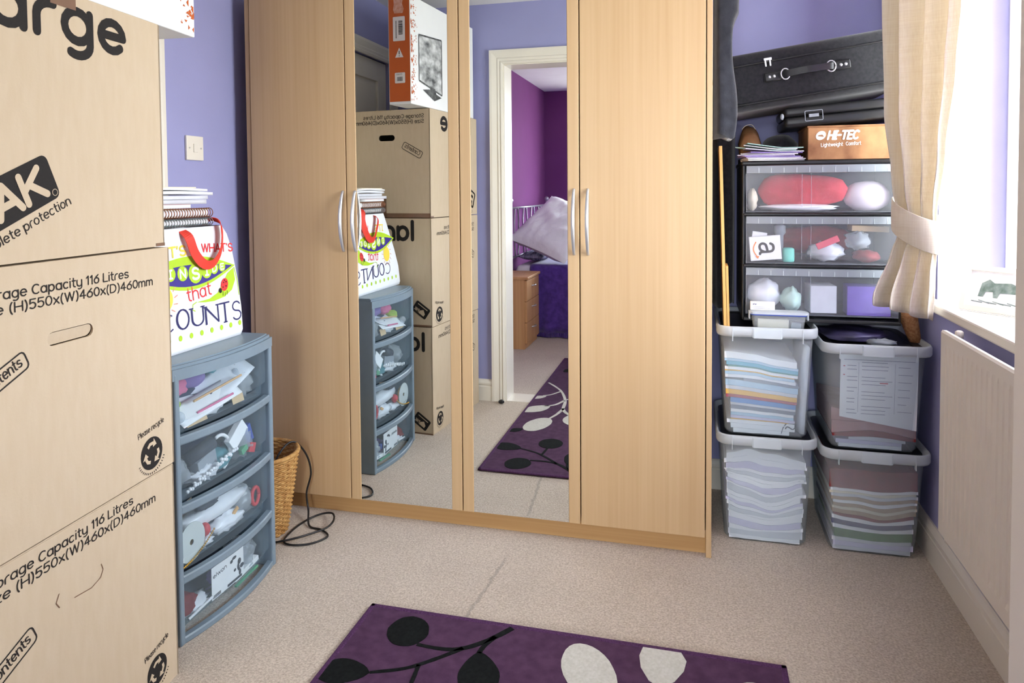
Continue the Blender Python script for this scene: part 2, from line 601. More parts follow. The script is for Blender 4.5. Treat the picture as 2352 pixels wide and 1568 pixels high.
_O = ar(.42, .5, .42, .5, 0, 360, 16)
_BO = ar(.5, .7, .5, .7, 0, 360, 18)
GLYPH = {
    'a': (.88, [_O, [(.84, 1), (.84, 0)]]), 'b': (.88, [[(0, 1.45), (0, 0)], _O]), 'c': (.78, [ar(.42, .5, .42, .5, 50, 310, 12)]),
    'd': (.88, [[(.84, 1.45), (.84, 0)], _O]), 'e': (.86, [[(.02, .52), (.84, .52)] + ar(.42, .5, .42, .5, 2, 315, 14)]),
    'f': (.5, [ar(.45, 1.15, .27, .3, 90, 180, 5) + [(.18, 0)], [(0, 1), (.5, 1)]]),
    'g': (.88, [_O, [(.84, 1)] + ar(.42, -.05, .42, .42, 0, -125, 8)]),
    'h': (.82, [[(0, 1.45), (0, 0)], ar(.4, .58, .4, .42, 180, 0, 8) + [(.8, 0)]]), 'i': (.12, [[(.05, 1), (.05, 0)], [(.05, 1.38), (.05, 1.42)]]),
    'k': (.75, [[(0, 1.45), (0, 0)], [(.7, 1), (0, .42)], [(.25, .6), (.72, 0)]]), 'l': (.12, [[(.05, 1.45), (.05, 0)]]),
    'm': (1.25, [[(0, 1), (0, 0)], ar(.3, .65, .3, .35, 180, 0, 6) + [(.6, 0)], ar(.9, .65, .3, .35, 180, 0, 6) + [(1.2, 0)]]),
    'n': (.82, [[(0, 1), (0, 0)], ar(.4, .58, .4, .42, 180, 0, 8) + [(.8, 0)]]), 'o': (.86, [_O]),
    'p': (.88, [[(0, 1), (0, -.45)], _O]), 'r': (.5, [[(0, 0), (0, .55)] + ar(.42, .55, .42, .45, 180, 80, 6)]),
    's': (.76, [ar(.38, .75, .34, .25, 30, 270, 8) + ar(.38, .25, .36, .25, 90, -150, 8)]),
    't': (.52, [[(.2, 1.4), (.2, .3)] + ar(.45, .3, .25, .3, 180, 280, 5), [(0, 1), (.5, 1)]]),
    'u': (.82, [[(0, 1)] + ar(.4, .42, .4, .42, 180, 360, 8) + [(.8, 1)], [(.8, 1), (.8, 0)]]), 'v': (.8, [[(0, 1), (.4, 0), (.8, 1)]]),
    'w': (1.2, [[(0, 1), (.3, 0), (.6, 1), (.9, 0), (1.2, 1)]]), 'x': (.75, [[(0, 1), (.75, 0)], [(0, 0), (.75, 1)]]),
    'y': (.82, [[(0, 1)] + ar(.4, .42, .4, .42, 180, 360, 8) + [(.8, 1)], [(.8, 1)] + ar(.4, -.05, .4, .4, 0, -120, 8)]),
    'z': (.75, [[(0, 1), (.75, 1), (0, 0), (.75, 0)]]),
    'A': (1.0, [[(0, 0), (.5, 1.4), (1, 0)], [(.2, .45), (.8, .45)]]), 'C': (1.0, [ar(.55, .7, .55, .7, 50, 310, 14)]),
    'D': (1.0, [[(0, 0), (0, 1.4), (.4, 1.4)] + ar(.4, .7, .6, .7, 90, -90, 10) + [(0, 0)]]), 'E': (.8, [[(.8, 1.4), (0, 1.4), (0, 0), (.8, 0)], [(0, .72), (.65, .72)]]),
    'H': (1.0, [[(0, 0), (0, 1.4)], [(1, 0), (1, 1.4)], [(0, .7), (1, .7)]]), 'I': (.4, [[(.2, 0), (.2, 1.4)], [(0, 0), (.4, 0)], [(0, 1.4), (.4, 1.4)]]),
    'K': (.9, [[(0, 0), (0, 1.4)], [(.85, 1.4), (0, .6)], [(.28, .85), (.9, 0)]]), 'L': (.75, [[(0, 1.4), (0, 0), (.75, 0)]]),
    'N': (1.0, [[(0, 0), (0, 1.4), (1, 0), (1, 1.4)]]), 'O': (1.0, [_BO]),
    'P': (.9, [[(0, 0), (0, 1.4), (.45, 1.4)] + ar(.45, 1.02, .42, .38, 90, -90, 8) + [(0, .64)]]),
    'S': (.95, [ar(.48, 1.05, .42, .35, 25, 270, 9) + ar(.48, .35, .46, .35, 90, -155, 9)]),
    'T': (1.0, [[(0, 1.4), (1, 1.4)], [(.5, 1.4), (.5, 0)]]), 'U': (1.0, [[(0, 1.4)] + ar(.5, .5, .5, .5, 180, 360, 10) + [(1, 1.4)]]),
    'W': (1.4, [[(0, 1.4), (.35, 0), (.7, 1.4), (1.05, 0), (1.4, 1.4)]]), "'": (.1, [[(.05, 1.4), (.0, 1.15)]]),
    '0': (.85, [ar(.42, .7, .42, .7, 0, 360, 16)]), '1': (.4, [[(.0, 1.1), (.3, 1.4), (.3, 0)]]),
    '4': (.88, [[(.6, 0), (.6, 1.4), (0, .45), (.88, .45)]]), '5': (.84, [[(.8, 1.4), (.12, 1.4), (.06, .75)] + ar(.4, .45, .42, .45, 125, -140, 10)]),
    '6': (.86, [ar(.42, .45, .42, .45, 0, 360, 14), [(.7, 1.4), (.18, .85), (.0, .5)]]), '(': (.35, [ar(.6, .6, .55, 1.05, 125, 235, 8)]),
    ')': (.35, [ar(-.25, .6, .55, 1.05, 55, -55, 8)]), '-': (.5, [[(0, .7), (.5, .7)]]), ',': (.1, [[(.05, .02), (0, -.2)]]),
}


def on_x(x, sign=1):
    """Print plane facing +x: u runs along +y, v up."""
    return lambda u, v: (x, u, v)


def on_y_back(y):
    """Print plane facing +y: read from that side, u runs along -x."""
    return lambda u, v: (-u, y, v)


def on_y_front(y):
    """Print plane facing -y: u along +x, v up."""
    return lambda u, v: (u, y, v)


def on_z(z):
    return lambda u, v: (u, v, z)

# ================================================================== THE SETTING
XL, XR, YF, YB, H = -1.75, 0.76, 0.85, 3.0, 2.31      # room: left, right, front (door) wall face, back wall
BXL, BXR, BYB, BYF = -1.60, 1.90, -2.77, 0.69          # bedroom behind the opening
OX0, OX1, OZ = -1.072, 0.325, 1.955                      # wide opening between the two rooms

struct(box('floor', (-1.95, 2.2, -3.0, 3.1, -0.06, 0.0), M_CARPET), 'beige looped pile carpet')
struct(box('ceiling', (-1.95, 2.2, -3.0, 3.1, H, H + 0.06), M_CEIL), 'white textured ceiling')
DY0, DY1, DZ = 0.935, 1.955, 1.985                      # door opening in the left wall
g = Geo().box(XL - 0.12, XL, 0.69, DY0, 0, H).box(XL - 0.12, XL, DY1, YB + 0.1, 0, H).box(XL - 0.12, XL, DY0, DY1, DZ, H)
struct(g.make('wall_left', M_WALL), 'periwinkle blue wall with the light switch')
WY0, WY1, WZ0, WZ1 = 1.46, 2.57, 0.866, 2.12            # window opening in the right wall
g = (Geo().box(XR, XR + 0.28, 0.69, WY0, 0, H).box(XR, XR + 0.28, WY1, YB + 0.1, 0, H)
     .box(XR, XR + 0.28, WY0, WY1, 0, WZ0 - 0.03).box(XR, XR + 0.28, WY0, WY1, WZ1, H))
struct(g.make('wall_right', M_WALL), 'periwinkle blue wall with the window')
struct(box('wall_back', (XL, XR, YB, YB + 0.1, 0, H), M_WALL), 'periwinkle blue wall behind the wardrobe')
T = 0.03
g = (Geo().box(XL - 0.12, OX0 - T, 0.77, YF, 0, H).box(OX1 + T, XR, 0.77, YF, 0, H).box(OX0 - T, OX1 + T, 0.77, YF, OZ + T, H))
struct(g.make('wall_front', M_WALL), 'periwinkle blue wall with the wide opening')
g = (Geo().box(XL - 0.12, OX0 - T, BYF, 0.77, 0, H).box(OX1 + T, BXR + 0.2, BYF, 0.77, 0, H).box(OX0 - T, OX1 + T, BYF, 0.77, OZ + T, H))
struct(g.make('wall_bedroom_front', M_PURPLE), 'plum purple wall on the bedroom side of the opening')
struct(box('wall_bedroom_left', (BXL - 0.2, BXL, BYB - 0.1, BYF, 0, H), M_PURPLE), 'plum purple wall behind the bed head')
BW0, BW1, BZ0, BZ1 = -0.75, 0.62, 0.85, 2.15
g = (Geo().box(BXL, BW0, BYB - 0.2, BYB, 0, H).box(BW1, BXR + 0.2, BYB - 0.2, BYB, 0, H).box(BW0, BW1, BYB - 0.2, BYB, 0, BZ0).box(BW0, BW1, BYB - 0.2, BYB, BZ1, H))
struct(g.make('wall_bedroom_back', M_PURPLE), 'dark plum wall across the bed')
struct(box('wall_bedroom_right', (BXR, BXR + 0.2, BYB, BYF, 0, H), M_PURPLE), 'plum purple wall at the far end of the bedroom')

# jamb lining of the opening, with architraves on both faces
g = Geo().box(OX0 - T, OX0, BYF, YF, 0, OZ + T).box(OX1, OX1 + T, BYF, YF, 0, OZ + T).box(OX0, OX1, BYF, YF, OZ, OZ + T)
struct(g.make('trim_1', M_GLOSS), 'white gloss lining of the wide opening')


def architrave(name, prof_dir, base, inner0, inner1, top, horiz='x'):
    """Moulded frame of three mitred lengths. prof: (distance outward from the opening, proud of the wall)."""
    prof = [(0, 0), (0, .012), (.012, .017), (.018, .012), (.03, .016), (.036, .012), (.066, .02), (.08, .02), (.08, 0)]
    rings = []
    for corner in ((inner0, 0.0, -1, 0), (inner0, top, -1, 1), (inner1, top, 1, 1), (inner1, 0.0, 1, 0)):
        a, z, sa, sz = corner
        ring = []
        for o, pr in prof:
            h, zz, dep = a + sa * o, z + sz * o, base + prof_dir * pr
            ring.append((h, dep, zz) if horiz == 'x' else (dep, h, zz))
        rings.append(ring)
    o = Geo().loft(rings).make(name, M_GLOSS)
    bm = bmesh.new()
    bm.from_mesh(o.data)
    bmesh.ops.recalc_face_normals(bm, faces=bm.faces)
    bm.to_mesh(o.data)
    bm.free()
    return o


struct(architrave('trim_2', 1, YF, OX0 - 0.006, OX1 + 0.006, OZ + 0.006), 'moulded white architrave around the wide opening')
struct(architrave('trim_3', -1, BYF, OX0 - 0.006, OX1 + 0.006, OZ + 0.006), 'white architrave on the bedroom side of the opening')
struct(box('trim_4', (OX0, OX1, 0.69, YF, 0, 0.003), M_GLOSS), 'white painted threshold of the opening')
struct(architrave('trim_5', 1, XL, DY0 + 0.004, DY1 - 0.004, DZ - 0.004, 'y'), 'white architrave around the panelled door')


def skirting(name, p0, p1, nrm, h=0.122, label=None):
    """Torus skirting board from p0 to p1 along a wall, nrm points into the room."""
    prof = [(0, 0), (.016, 0), (.016, h * .66), (.013, h * .68), (.013, h * .73), (.016, h * .76), (.016, h * .84), (.010, h * .95), (.006, h), (0, h)]
    n = Vector(nrm)
    rings = [[Vector((p[0], p[1], 0)) + n * d + Vector((0, 0, z)) for d, z in prof] for p in (p0, p1)]
    o = Geo().loft(rings).make(name, M_GLOSS)
    bm = bmesh.new()
    bm.from_mesh(o.data)
    bmesh.ops.recalc_face_normals(bm, faces=bm.faces)
    bm.to_mesh(o.data)
    bm.free()
    return struct(o, label)


skirting('baseboard_right', (XR, YF), (XR, YB), (-1, 0, 0), 0.125, 'white skirting board below the radiator')
skirting('baseboard_left', (XL, DY1 + 0.08), (XL, YB), (1, 0, 0))
skirting('baseboard_front', (XL, YF), (OX0 - 0.087, YF), (0, 1, 0), 0.125, 'white skirting beside the opening')
skirting('baseboard_back', (XL, YB), (XR, YB), (0, -1, 0))
skirting('baseboard_bedroom', (BXL, BYB), (BXL, BYF), (1, 0, 0))

# panelled door in the left wall, half hidden behind the cartons
dr = bpy.data.objects.new('door_1', None)
COL.objects.link(dr)
dr.location = (XL - 0.05, (DY0 + DY1) / 2, 0)
WLOC[dr.name] = Vector(dr.location)
struct(dr, 'white panelled door behind the stacked cartons')
g = Geo()
xs0, xs1 = XL - 0.055, XL - 0.02
a0, a1 = DY0 + 0.004, DY1 - 0.004
mid = (a0 + a1) / 2
for y0, y1 in ((a0, a0 + .11), (mid - .05, mid + .05), (a1 - .11, a1)):
    g.rbox(xs0, xs1, y0, y1, 0.006, DZ - 0.006, r=.003)
for z0, z1 in ((0.006, .22), (.82, 1.0), (1.48, 1.6), (DZ - .12, DZ - .006)):
    g.rbox(xs0, xs1, a0 + .1, a1 - .1, z0, z1, r=.003)
g.make('door_frame', M_GLOSS, dr)
box('door_light_block', (XL - .119, XL - .06, DY0, DY1, 0, DZ), M_GLOSS, dr)  # solid backing added behind the leaf so no sky light leaks round it
for y0, y1 in ((a0 + .11, mid - .05), (mid + .05, a1 - .11)):
    for z0, z1 in ((.22, .82), (1.0, 1.48), (1.6, DZ - .12)):
        pg = Geo().box(xs0 + .01, xs1 - .015, y0, y1, z0, z1).rbox(xs0 + .012, xs1 - .006, y0 + .03, y1 - .03, z0 + .03, z1 - .03, r=.006)
        pg.make('panel', M_GLOSS, dr)

# window in the right wall: white frame, mullion, panes, sill
win = bpy.data.objects.new('window_1', None)
COL.objects.link(win)
win.location = (0.99, 1.7, WZ0)
WLOC[win.name] = Vector(win.location)
struct(win, 'white framed window over the radiator')
fx0, fx1 = 0.95, 1.01
g = (Geo().rbox(fx0, fx1, WY0, WY0 + .06, WZ0, WZ1, r=.006).rbox(fx0, fx1, WY1 - .06, WY1, WZ0, WZ1, r=.006)
     .rbox(fx0, fx1, WY0, WY1, WZ0, WZ0 + .06, r=.006).rbox(fx0, fx1, WY0, WY1, WZ1 - .06, WZ1, r=.006).rbox(fx0, fx1, 1.95, 2.01, WZ0, WZ1, r=.006))
g.make('window_frame', M_GLOSS, win)
for y0, y1 in ((WY0 + .055, 1.955), (2.005, WY1 - .055)):
    box('pane', (0.976, 0.984, y0, y1, WZ0 + .055, WZ1 - .055), M_GLASS, win)
box('window_sill', (0.722, 0.955, WY0 - .04, WY1 + .04, WZ0 - 0.03, WZ0), M_GLOSS, win, r=.006)
w2 = bpy.data.objects.new('window_2', None)
COL.objects.link(w2)
w2.location = ((BW0 + BW1) / 2, BYB - .12, BZ0)
WLOC[w2.name] = Vector(w2.location)
struct(w2, 'white framed bedroom window')
fy0, fy1 = BYB - .17, BYB - .11
xm = (BW0 + BW1) / 2
g = Geo()
for x0, x1 in ((BW0, BW0 + .06), (xm - .03, xm + .03), (BW1 - .06, BW1)):
    g.rbox(x0, x1, fy0, fy1, BZ0, BZ1, r=.006)
g.rbox(BW0, BW1, fy0, fy1, BZ0, BZ0 + .06, r=.006).rbox(BW0, BW1, fy0, fy1, BZ1 - .06, BZ1, r=.006)
g.make('window_frame', M_GLOSS, w2)
for x0, x1 in ((BW0 + .055, xm - .025), (xm + .025, BW1 - .055)):
    box('pane', (x0, x1, fy0 + .026, fy0 + .034, BZ0 + .055, BZ1 - .055), M_GLASS, w2)
box('window_sill', (BW0 - .04, BW1 + .04, BYB - .12, BYB + .05, BZ0 - .03, BZ0 + .002), M_GLOSS, w2, r=.006)

# ================================================================== WARDROBE
WX0, WX1, WYF, WTOP = -1.687, 0.051, 2.408, 2.0
S1, S2, S3 = -1.2649, -0.8191, -0.3872
wd = thing('wardrobe', 'four-door oak wardrobe with two mirrored middle doors and bow handles', 'wardrobe', ((WX0 + WX1) / 2, 2.7, 0))
g = (Geo().rbox(WX0, WX0 + .018, WYF + .003, 2.985, 0, WTOP, r=.0012).rbox(WX1 - .018, WX1, WYF + .003, 2.985, 0, WTOP, r=.0012)
     .box(WX0 + .018, WX1 - .018, WYF + .024, 2.985, .066, .084).box(WX0 + .018, WX1 - .018, WYF + .024, 2.985, WTOP - .018, WTOP)
     .box(WX0 + .018, WX1 - .018, 2.979, 2.985, .084, WTOP - .018).box(S2 - .009, S2 + .009, WYF + .024, 2.979, .084, WTOP - .018))
g.make('carcass', M_OAK, wd)
box('plinth', (WX0 + .018, WX1 - .018, WYF + .034, WYF + .05, 0, .066), M_OAKX, wd, r=.001)
ZD0, ZD1 = 0.068, 1.978
dxs = [WX0 + .0195, S1, S2, S3, WX1 - .0195]
hand = [(-1.279, 1), (-1.229, 1), (-0.4065, 1), (-0.3585, 1)]
for k in range(4):
    x0, x1 = dxs[k] + .0018, dxs[k + 1] - .0018
    y0, y1 = WYF, WYF + .018
    if k in (0, 3):
        door = Geo().rbox(x0, x1, y0, y1, ZD0, ZD1, r=.0022, seg=3).make('door', M_OAK, wd)
    else:
        sl, sr = (.040, .040)
        g = (Geo().rbox(x0, x0 + sl, y0, y1, ZD0, ZD1, r=.0022, seg=3).rbox(x1 - sr, x1, y0, y1, ZD0, ZD1, r=.0022, seg=3)
             .box(x0 + sl - .002, x1 - sr + .002, y0 + .008, y1, ZD0, ZD1))
        door = g.make('door', M_OAK, wd, label='mirrored wardrobe door')
        box('mirror', (x0 + sl + .0004, x1 - sr - .0004, y0 + .0025, y0 + .0075, ZD0 + .001, ZD1 - .001), M_MIRROR, door, label='mirror glass')
    hx = hand[k][0]
    pts, rad = [], []
    z0, z1 = 1.012, 1.232
    for i in range(19):
        t = i / 18
        b = math.sin(math.pi * t)
        pts.append((hx, y0 - .003 - .025 * b ** 0.8, z0 + (z1 - z0) * t))
        rad.append(.0048 + .0022 * b)
    pts = [(hx, y0 + .001, z0)] + pts + [(hx, y0 + .001, z1)]
    rad = [.006] + rad + [.006]
    Geo().tube(pts, rad, 10).make('handle', M_STEEL, door, True, 'brushed bow handle')

# ================================================================== RADIATOR
rad = thing('radiator', 'white single-panel radiator under the window sill', 'radiator', (0.70, 1.65, 0.25))
ry0, ry1, rz0, rz1, rx = 1.02, 2.235, 0.25, 0.828, 0.672
n = 36
prof = []
for i in range(n * 6 + 1):
    t = i / (n * 6)
    y = ry0 + .03 + (ry1 - ry0 - .06) * t
    ph = (t * n) % 1.0
    prof.append((y, .0026 if 0.3 < ph < 0.7 else (0.0 if ph < .2 or ph > .8 else .0013)))
rings = []
for z, k in ((rz0, 0), (rz0 + .035, 0), (rz0 + .05, 1), (rz1 - .05, 1), (rz1 - .035, 0), (rz1 - .006, 0), (rz1, -.8)):
    rings.append([(rx + (d if k == 1 else 0) + (.004 if k == -.8 else 0), y, z) for y, d in [(ry0, 0)] + prof + [(ry1, 0)]])
front = Geo().loft(rings, False, False, False)
front.f = [list(reversed(f)) for f in front.f]
back = Geo().box(rx + .006, rx + .014, ry0, ry1, rz0, rz1 - .001)
front.add(back.v, back.f)
front.make('panel', M_RAD, rad)
g = Geo()
for i in range(24):
    y = ry0 + .06 + i * (ry1 - ry0 - .12) / 23
    g.box(rx + .014, rx + .04, y - .008, y + .008, rz0 + .06, rz1 - .06)
g.make('convector_fin', M_RAD, rad)
for y in (ry0 + .2, ry1 - .2):
    box('wall_bracket', (rx + .014, XR - .001, y - .015, y + .015, .5, .62), M_RAD, rad)
Geo().tube([(rx + .02, ry1 - .03, rz0 - .004), (rx + .02, ry1 - .03, rz0 - .02), (rx + .04, ry1 - .03, rz0 - .03), (XR - .001, ry1 - .03, rz0 - .03)], .0075, 10).make('pipe', M_RAD, rad, True)
Geo().lathe((rx + .02, ry1 - .03, rz0 - .022), [(.010, 0), (.013, .003), (.013, .02), (.010, .0235)], 14).make('valve', M_GLOSS, rad, True)
Geo().lathe((rx + .03, ry1 - .05, rz1 - .012), [(.009, 0), (.011, .004), (.011, .016), (.006, .02)], 12).make('bleed_valve', M_RAD, rad, True)

# ================================================================== LIGHT SWITCH, DOOR STOP
sw = thing('light_switch', 'square white single-rocker light switch on the blue wall', 'switch', (XL, 2.185, 1.349))
sy0, sy1 = 2.14, 2.228
box('face_plate', (XL + .0005, XL + .0095, sy0, sy1, 1.349, 1.436), M_GLOSS, sw, r=.0025)
Geo().rbox(XL + .009, XL + .013, 2.174, 2.194, 1.377, 1.408, r=.0012).make('rocker', M_GLOSS, sw)
for y in (sy0 + .014, sy1 - .014):
    Geo().tube([(XL + .009, y, 1.3925), (XL + .0105, y, 1.3925)], .0032, 10).make('screw', M_STEEL, sw)
ds = Geo().ball((-1.092, 0.901, 0.011), .018, .018, .011).make('door_stop', M_BLACK, None, True)
tag(ds, 'small black rubber door stop on the carpet by the architrave', 'door stop')

# ================================================================== RUG
RX0, RX1, RY0, RY1 = -0.927, 0.224, -0.237, 1.884
rug = thing('rug', 'purple rug with black and cream leaf sprigs lying across the threshold', 'rug', (-.35, .82, .003))
g = Geo()
nx, ny = 12, 24
g.rbox(RX0, RX1, RY0, RY1, 0.0035, 0.011, r=.003)
g.make('pile', M_RUG, rug)
g = Geo()
bw = .012
for b in ((RX0, RX1, RY1 - bw, RY1), (RX0, RX1, RY0, RY0 + bw), (RX0, RX0 + bw, RY0, RY1), (RX1 - bw, RX1, RY0, RY1)):
    g.rbox(b[0] - .002, b[1] + .002, b[2] - .002, b[3] + .002, .0034, .0125, r=.003)
g.make('binding', M_RUGEDGE, rug)
ZR = .0118
CLIP = (RX0 + bw, RX1 - bw, RY0 + bw, RY1 - bw)


def motif(name, material, pts, label=None):
    pts = [(min(max(x, CLIP[0]), CLIP[1]), min(max(y, CLIP[2]), CLIP[3])) for x, y in pts]
    top = Flat().poly(pts)
    vs = [(u, v, ZR + .0007) for u, v in top.v]
    fs = [list(f) for f in top.f]
    n = len(pts)
    vs += [(x, y, ZR - .002) for x, y in pts]
    A = sum(pts[i][0] * pts[(i + 1) % n][1] - pts[(i + 1) % n][0] * pts[i][1] for i in range(n))
    for i in range(n):
        j = (i + 1) % n
        q = [n + i, n + j, j, i]
        fs.append(q if A > 0 else list(reversed(q)))
    return obj(name, vs, fs, material, rug, False, label)


def leaf_pts(a, b, w, n=14, blunt=0.5, jag=.0012):
    """Leaf from stalk end a to tip b, w wide."""
    A, B = Vector(a), Vector(b)
    d = B - A
    nn = Vector((-d.y, d.x)).normalized()
    lft, rgt = [], []
    for i in range(n + 1):
        t = i / n
        ww = w / 2 * (math.sin(math.pi * t ** (.5 + blunt)) ** .75)
        p = A + d * t
        j = rnd.uniform(-jag, jag)
        lft.append((p + nn * (ww + j)).to_tuple())
        rgt.append((p - nn * (ww + j)).to_tuple())
    return lft + list(reversed(rgt[1:-1]))


def stem(path, w, material):
    P = smooth_path([(x, y, 0) for x, y in path], 6)
    lft, rgt = [], []
    for i, p in enumerate(P):
        d = (P[min(i + 1, len(P) - 1)] - P[max(i - 1, 0)]).normalized()
        nn = Vector((-d.y, d.x, 0))
        ww = (w[0] + (w[1] - w[0]) * i / (len(P) - 1)) / 2 + rnd.uniform(-.0006, .0006)
        lft.append(((p + nn * ww).x, (p + nn * ww).y))
        rgt.append(((p - nn * ww).x, (p - nn * ww).y))
    return motif('stem_motif', material, lft + list(reversed(rgt)))


def blob(c, rx, ry, rot=0.0, n=26):
    return [(c[0] + rx * math.cos(t) * math.cos(rot) - ry * math.sin(t) * math.sin(rot) + rnd.uniform(-.0012, .0012),
             c[1] + rx * math.cos(t) * math.sin(rot) + ry * math.sin(t) * math.cos(rot) + rnd.uniform(-.0012, .0012))
            for t in (2 * math.pi * i / n for i in range(n))]


K, W_ = M_RUGBLACK, M_RUGCREAM
motif('leaf_motif', K, blob((-.772, 1.787), .058, .066, .3))
stem([(-.726, 1.738), (-.655, 1.736), (-.60, 1.752), (-.545, 1.80), (-.494, 1.868)], (.011, .017), K)
stem([(-.60, 1.752), (-.66, 1.69), (-.72, 1.64), (-.80, 1.605)], (.014, .009), K)
motif('leaf_motif', K, leaf_pts((-.80, 1.604), (-.955, 1.58), .095))
stem([(-.69, 1.662), (-.685, 1.62), (-.68, 1.565)], (.011, .009), K)
motif('leaf_motif', K, blob((-.677, 1.508), .058, .066))
stem([(-.53, 1.82), (-.548, 1.775), (-.553, 1.742)], (.015, .012), K)
motif('leaf_motif', K, leaf_pts((-.553, 1.75), (-.50, 1.56), .105))
motif('leaf_motif', K, leaf_pts((-.86, 1.33), (-.925, 1.385), .05))
stem([(-.906, .442), (-.80, .60), (-.735, .80), (-.715, .97), (-.66, 1.06), (-.60, 1.09)], (.012, .024), W_)
stem([(-.795, .62), (-.84, .70), (-.88, .73)], (.013, .009), W_)
motif('leaf_motif', W_, leaf_pts((-.86, .735), (-.945, .80), .05))
stem([(-.74, .80), (-.775, .89), (-.83, .93)], (.017, .011), W_)
motif('leaf_motif', W_, leaf_pts((-.80, .915), (-.93, 1.06), .10))
stem([(-.716, .95), (-.735, 1.06), (-.76, 1.14)], (.018, .012), W_)
motif('leaf_motif', W_, blob((-.80, 1.245), .062, .115, .28))
stem([(-.65, .70), (-.73, .78)], (.01, .012), W_)
motif('leaf_motif', W_, leaf_pts((-.66, 1.055), (-.61, 1.24), .10))
motif('leaf_motif', K, leaf_pts((-.80, .05), (-.86, .16), .07))
stem([(-.74, -.10), (-.79, -.02), (-.80, .05)], (.012, .01), K)
motif('leaf_motif', W_, blob((-.262, 1.742), .066, .112, .42))
motif('leaf_motif', W_, [(-.135, 1.873), (-.036, 1.873), (-.022, 1.84), (-.028, 1.80), (-.05, 1.755), (-.082, 1.725), (-.112, 1.745), (-.135, 1.79), (-.142, 1.835)])
motif('leaf_motif', W_, blob((.115, 1.72), .05, .085, -.5))
stem([(-.082, 1.73), (-.10, 1.60), (-.14, 1.42), (-.10, 1.2)], (.013, .022), W_)
stem([(-.225, 1.64), (-.19, 1.55), (-.135, 1.45)], (.012, .016), W_)
stem([(.09, 1.64), (.02, 1.50), (-.11, 1.33)], (.012, .016), W_)
for q in ((-.35, 1.2), (-.2, .7), (-.45, .5), (.02, .25)):
    motif('leaf_motif', K, leaf_pts(q, (q[0] - .12, q[1] + .12), .09))
    stem([q, (q[0] + .08, q[1] - .12), (q[0] + .1, q[1] - .28)], (.01, .015), K)

# ================================================================== CARDBOARD CARTONS
def slab_with_holes(g, fn, outer, holes, t):
    """Flat panel with real holes: fn maps (u, v, depth) to 3D, t is the thickness."""
    fl = Flat().poly(outer, holes)
    n = len(fl.v)
    vs = [fn(u, v, 0) for u, v in fl.v] + [fn(u, v, t) for u, v in fl.v]
    fs = [list(f) for f in fl.f] + [[i + n for i in reversed(f)] for f in fl.f]
    k = 0
    for lp in [outer] + list(holes):
        m = len(lp)
        for i in range(m):
            j = (i + 1) % m
            fs.append([k + i, n + k + i, n + k + j, k + j])
        k += m
    return g.add(vs, fs)


CX0, CX1, CY0, CY1 = -1.724, -1.284, 0.90, 1.50
CTURN = R(5.3)          # the whole stack stands slightly askew to the wall


def capsule(cx, cy, w, h, n=6):
    r = h / 2
    return [(cx + w / 2 - r + r * math.cos(R(a)), cy + r * math.sin(R(a))) for a in [-90 + 180 * k / n for k in range(n + 1)]] + \
           [(cx - w / 2 + r + r * math.cos(R(a)), cy + r * math.sin(R(a))) for a in [90 + 180 * k / n for k in range(n + 1)]]


def ring_stroke(fl, c, w, h, ang, lw):
    pts = []
    for x, y in rrect(-w / 2, w / 2, -h / 2, h / 2, h * .25, 3):
        pts.append((c[0] + x * math.cos(ang) - y * math.sin(ang), c[1] + x * math.sin(ang) + y * math.cos(ang)))
    fl.stroke(pts, lw, True, True)


def contents_mark(fl, c, ang, w=.118, h=.036):
    ring_stroke(fl, c, w, h, ang, .003)
    fl.text('Contents', c[0] + math.sin(ang) * .006 - math.cos(ang) * .046, c[1] - math.cos(ang) * .006 - math.sin(ang) * .046, .014, .092, .18, ang)


def recycle_mark(par, fn, c, r):
    """Round recycling badge: dark disc, three light arrows chasing each other."""
    Flat().disc(c, r, n=28).make('recycle_mark', M_INK, par, fn(0.0008))
    fl = Flat()
    for k in range(3):
        a = R(90 + 120 * k)
        p = lambda rr, t: (c[0] + rr * r * math.cos(a + t), c[1] + rr * r * math.sin(a + t))
        fl.stroke([p(.55, .75), p(.62, .3), p(.62, -.2)], .2 * r, False)
        fl.poly([p(.9, -.2), p(.36, -.2), p(.62, -.75)])
    fl.make('recycle_arrow', M_CARD, par, fn(0.0016))
    f2 = Flat().text('Please recycle', c[0] - r * 1.15, c[1] + r * 1.22, .009, r * 2.4, .17, .16)
    f2.make('small_print', M_INK, par, fn(0.0008))
    f3 = Flat()
    for k in range(17):
        a = R(205 + 130 * k / 16)
        f3.stroke([(c[0] + 1.18 * r * math.cos(a), c[1] + 1.18 * r * math.sin(a)), (c[0] + 1.3 * r * math.cos(a), c[1] + 1.3 * r * math.sin(a))], .0022, False)
    f3.make('small_print', M_INK, par, fn(0.0008))


